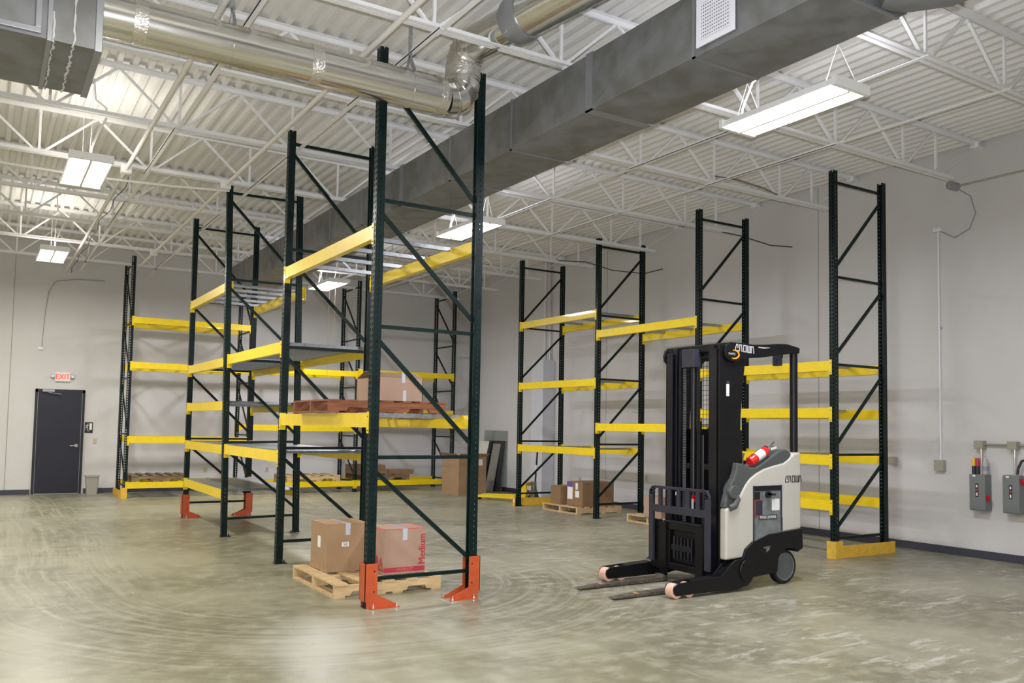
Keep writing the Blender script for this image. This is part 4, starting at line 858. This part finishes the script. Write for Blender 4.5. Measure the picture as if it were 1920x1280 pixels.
for pq in (((-0.022, 0.058), (-0.038, 0.018), .016), ((-0.038, 0.018), (-0.018, -0.012), .011), ((-0.018, -0.012), (-0.02, -0.045), .010), ((-0.038, 0.018), (-0.055, -0.01), .010), ((-0.055, -0.01), (-0.073, -0.012), .008), ((-0.022, 0.052), (0.0, 0.035), .008), ((-0.022, 0.052), (-0.052, 0.052), .008), ((-0.052, 0.052), (-0.062, 0.03), .008)):
    (x1, z1), (x2, z2), wd = pq; e = Vector((x2-x1, z2-z1)).normalized()*1; n = Vector((-e.y, e.x))*wd/2
    b.prism([(x1-n.x, z1-n.y), (x2-n.x, z2-n.y), (x2+n.x, z2+n.y), (x1+n.x, z1+n.y)], 'y', yb_, yf)
b.build('running_figure', 'label_white', es)
text('sign_lettering', 'EXIT', 0.022, 'label_white', es, (0, -0.007, -0.075), (1,0,0), (0,0,1), ext=0.0006)
MB().box(-0.06, 0.06, -0.0075, -0.006, -0.054, -0.051).build('sign_rule', 'label_white', es)
def plate(x, z, lab, grp='ivory outlets on the back wall', nm='wall_outlet', cat='outlet', h=0.115, rot=0, kind='o'):
    if rot: t = thing(nm, lab, cat, (XW-0.002, x, z), PI/2*3, grp)
    else: t = thing(nm, lab, cat, (x, YW-0.002, z), 0, grp)
    t.rotation_euler = (0, 0, -PI/2) if rot else (0, 0, 0)
    MB().box(-0.037, 0.037, -0.008, 0, -h/2, h/2).build('cover_plate', 'plate_ivory', t, bevel=0.003)
    if kind == 'o': MB().box(-0.017, 0.017, -0.010, -0.007, 0.008, 0.038).box(-0.017, 0.017, -0.010, -0.007, -0.038, -0.008).build('socket', 'box_tan', t)
    else: MB().box(-0.006, 0.006, -0.018, -0.007, -0.012, 0.012).build('toggle', 'box_tan', t)
plate(2.09, 1.10, 'ivory light switch on back wall below the evacuation sign', None, 'light_switch', 'light switch', kind='s')
plate(2.73, 0.46, 'ivory outlet on back wall, left behind the leftmost frame'); plate(4.37, 0.46, 'ivory outlet low on back wall, behind the left bay'); plate(5.77, 0.45, 'ivory outlet low on back wall, behind the middle bay')
plate(14.45, 0.46, 'ivory outlet on right wall beside the farthest right frame', 'outlets on the right wall', rot=1)
plate(12.35, 0.62, 'ivory outlet on right wall above the larger labelled carton', 'outlets on the right wall', rot=1)
cc = thing('cable_drop', 'thin cable hanging down back wall to small white box', 'cable', (1.0, YW, 3.0))
MB().box(-0.045, 0.045, -0.04, -0.002, -0.03, 0.03).build('cable_box', 'sign_white', cc, bevel=0.004)
MB().sweep([(0.02, -0.01, 0.03), (0.05, -0.01, 0.7), (0.10, -0.012, 1.2), (0.22, -0.012, 1.42), (0.6, -0.012, 1.50), (1.15, -0.012, 1.52)], 0.006, 6).build('cable', 'duct_seam', cc, smooth=True)
tr = thing('waste_bin', 'grey plastic waste bin standing beside the exit door', 'waste bin', (2.04, 19.72, 0))
def rrect(a, b_, r, z, n=5):
    out = []
    for cx, cy, s in ((a-r, b_-r, 0), (-a+r, b_-r, 1), (-a+r, -b_+r, 2), (a-r, -b_+r, 3)):
        for k in range(n+1): an = PI/2*(s+k/n); out.append((cx+r*math.cos(an), cy+r*math.sin(an), z))
    return out
b = MB(); rings = [rrect(.10, .075, .025, .0), rrect(.125, .098, .03, .355), rrect(.137, .11, .03, .357), rrect(.137, .11, .03, .385), rrect(.122, .095, .03, .385), rrect(.095, .07, .025, .012)]
n_ = len(rings[0])
for r_ in rings: b.v += r_
for i in range(len(rings)-1):
    for k in range(n_): k2 = (k+1) % n_; b.f.append((i*n_+k, i*n_+k2, (i+1)*n_+k2, (i+1)*n_+k))
b.f.append(tuple(reversed(range(n_)))); b.f.append(tuple((len(rings)-1)*n_+k for k in range(n_)))
b.build('bin_body', 'bin_grey', tr)

# ------------------------------------------------------------------ things on the right wall
chs = tag(MB().box(10.43, XW-0.001, 15.43, 15.88, 0.0, 3.03).build('pipe_chase', 'chase_paint', bevel=0.004), 'tall white boxed cabinet on right wall behind the farthest frame', 'cabinet')
for yy, lab in ((15.56, 'thin grey conduit rising from tall wall cabinet, right of two'), (15.78, 'thin white conduit rising from tall wall cabinet, left of two')):
    tag(MB().cyl((XW-0.05, yy, 3.03), (XW-0.05, yy, ZC), 0.02, 10).build('riser_conduit', 'conduit_steel' if yy < 15.6 else 'conduit_white', smooth=True), lab, 'conduit', 'riser conduits above the wall cabinet')
rc = thing('wall_conduit', 'white conduit dropping down right wall to a tan box', 'conduit', (XW, 6.52, 0))
MB().cyl((-0.018, 0, 1.21), (-0.018, 0, 4.27), 0.012, 10).build('conduit_pipe', 'steel_white', rc, smooth=True)
MB().box(-0.05, -0.002, -0.055, 0.055, 4.24, 4.29).build('top_fitting', 'steel_white', rc); MB().box(-0.028, -0.004, -0.03, 0.03, 2.94, 2.96).build('pipe_strap', 'galvanized', rc)
MB().box(-0.075, -0.002, -0.065, 0.065, 1.07, 1.21).build('junction_box', 'box_tan', rc, bevel=0.005)
rf = thing('wall_conduit', 'thin white conduit on right wall behind left frame beside truck', 'conduit', (XW, 12.5, 0))
MB().cyl((-0.015, 0, 0.7), (-0.015, 0, 4.18), 0.011, 8).build('conduit_pipe', 'steel_white', rf, smooth=True); MB().box(-0.04, -0.002, -0.05, 0.05, 4.15, 4.27).build('top_fitting', 'steel_white', rf)
def disconnect(y, z0, z1, lab, hz):
    t = thing('disconnect_switch', lab, 'switch box', (XW, y, 0), 0, 'grey disconnect switches on the right wall')
    MB().box(-0.145, -0.002, -0.10, 0.10, z0, z1).build('switch_body', 'switch_grey', t, bevel=0.006)
    MB().box(-0.152, -0.143, -0.098, 0.098, z0+0.012, z1-0.005).build('switch_door', 'switch_grey', t, bevel=0.003)
    zm = (z0+z1)/2+0.03
    pl_ = MB().box(-0.1545, -0.1515, -0.018, 0.022, zm-0.085, zm+0.085).build('rating_label', 'label_dark', t)
    MB().box(-0.1552, -0.1543, -0.018, 0.022, zm-0.005, zm+0.015).build('label_band', 'label_red', pl_); MB().box(-0.1552, -0.1543, -0.006, 0.012, zm+0.035, zm+0.065).box(-0.1552, -0.1543, -0.006, 0.012, zm-0.07, zm-0.03).build('label_print', 'label_white', pl_)
    MB().box(-0.1545, -0.15, 0.02, 0.055, z1-0.03, z1-0.008).build('door_tab', 'label_white', t)
    MB().bar((-0.10, -0.115, hz-0.03), (-0.13, -0.125, hz+0.035), 0.03, 0.035, (0, 1, 0)).box(-0.115, -0.08, -0.115, -0.10, hz-0.02, hz+0.02).build('red_handle', 'red_plastic', t)
    MB().box(-0.10, -0.002, -0.045, 0.065, 1.375, 1.475).build('junction_box', 'box_tan', t, bevel=0.004)
    MB().cyl((-0.06, -0.005, z1), (-0.06, -0.005, 1.38), 0.013, 10).build('conduit_nipple', 'chrome', t, smooth=True)
disconnect(5.97, 0.605, 1.055, 'grey disconnect switch with cans on top, left of two', 0.76)
disconnect(5.56, 0.605, 1.065, 'grey disconnect switch at right image edge, right of two', 0.99)
tag(MB().cyl((XW-0.05, 5.925, 1.43), (XW-0.05, 5.625, 1.43), 0.014, 10).cyl((XW-0.05, 5.515, 1.43), (XW-0.05, 4.6, 1.43), 0.014, 10).build('horizontal_conduit', 'conduit_steel', smooth=True), 'horizontal metal conduit linking the boxes above disconnect switches', 'conduit')
tag(MB().sweep([(XW-0.09, 5.51, 1.078), (XW-0.09, 5.50, 1.15), (XW-0.09, 5.46, 1.24), (XW-0.09, 5.38, 1.27), (XW-0.09, 5.30, 1.2), (XW-0.09, 5.28, 0.3)], 0.016, 10).build('flexible_conduit', 'truck_navy', smooth=True), 'dark flexible conduit looping from the right disconnect switch', 'conduit')
for y, nm, lab, m1, m2 in ((6.05, 'spray_can', 'black spray can with yellow top standing on left disconnect switch', 'can_black', 'can_yellow'), (6.003, 'spray_can', 'red and black spray can next to conduit on disconnect switch', 'can_black', 'can_red')):
    t = thing(nm, lab, 'spray can', (XW-0.075, y, 1.057), 0, 'spray cans on the disconnect switch')
    MB().lathe([(0.0, 0), (0.024, 0), (0.024, 0.10), (0.0, 0.10)], 16).build('can_body', m1, t, smooth=True); MB().lathe([(0.0242, 0.10), (0.0242, 0.185), (0.018, 0.2), (0.0, 0.2)], 16).build('can_cap', m2, t, smooth=True)
t = thing('squeeze_bottle', 'clear cone topped bottle standing on left disconnect switch', 'bottle', (XW-0.075, 5.905, 1.057))
MB().lathe([(0.0, 0), (0.034, 0), (0.036, 0.01), (0.036, 0.13), (0.028, 0.17), (0.008, 0.205), (0.006, 0.22), (0.0, 0.22)], 18).build('bottle_body', 'bottle_clear', t, smooth=True)
MB().lathe([(0.0365, 0.05), (0.0365, 0.10)], 18).build('bottle_label', 'bottle_label', t, smooth=True); MB().cyl((0, 0, 0.22), (0, 0, 0.235), 0.004, 8).build('nozzle', 'can_black', t)
bx = thing('ceiling_junction_box', 'round metal junction box hanging at joist end, upper right', 'junction box', (10.14, 5.99, 4.68))
MB().cyl((-0.02, 0, -0.03), (0.13, 0, -0.03), 0.055, 8).build('box_body', 'galvanized', bx); MB().cyl((0.10, 0.06, -0.03), (0.10, -1.9, -0.03), 0.012, 10).cyl((0.06, 0.06, -0.03), (0.14, 0.06, -0.03), 0.03, 10).build('steel_conduit', 'conduit_steel', bx, smooth=True)
MB().sweep([(0.16, 0.0, -0.05), (0.35, -0.05, -0.12), (0.55, 0.0, -0.30), (0.58, 0.1, -0.48), (0.58, 0.3, -0.56), (0.58, 0.52, -0.42)], 0.006, 8).build('loose_wire', 'duct_seam', bx, smooth=True)
for y, pts in ((9.6, [(9.9, 9.61, 4.70), (10.2, 9.5, 4.66), (10.55, 9.2, 4.50), (10.7, 8.9, 4.44)]), (13.2, [(9.2, 13.27, 4.74), (9.9, 13.2, 4.78), (10.3, 12.9, 4.62), (10.68, 12.4, 4.52), (10.70, 11.9, 4.54)])):
    tag(MB().sweep(pts, 0.009, 6).build('loose_cable', 'cable_dark', smooth=True), 'loose dark cable drooping from a joist %s' % ('above the frame partly hidden by truck' if y < 10 else 'between the two farthest right wall frames'), 'cable')
tag(MB().sweep([(7.85, 7.75, 4.80), (8.2, 7.70, 4.80), (8.7, 7.70, 4.77), (9.0, 7.74, 4.74)], 0.010, 6).build('loose_cable', 'hydraulic_grey', smooth=True), 'short cable along the joist above and right of lift truck', 'cable')

t = thing('wall_box', 'small olive tan box on right wall behind nearest rack frame', 'junction box', (XW, 7.20, 1.17)); MB().box(-0.10, -0.002, -0.05, 0.05, -0.055, 0.055).build('box_body', 'box_tan', t, bevel=0.004)
for dx, z1, lab in ((-0.10, 2.35, 'longer pull cord hanging from the farthest centre light'), (0.02, 3.2, 'shorter pull cord hanging from the farthest centre light')):
    tag(MB().cyl((5.80+dx, 15.95, LZ-0.03), (5.80+dx, 15.95, z1), 0.004, 6).build('pull_cord', 'plate_ivory'), lab, 'cord', 'cords under the farthest centre light')
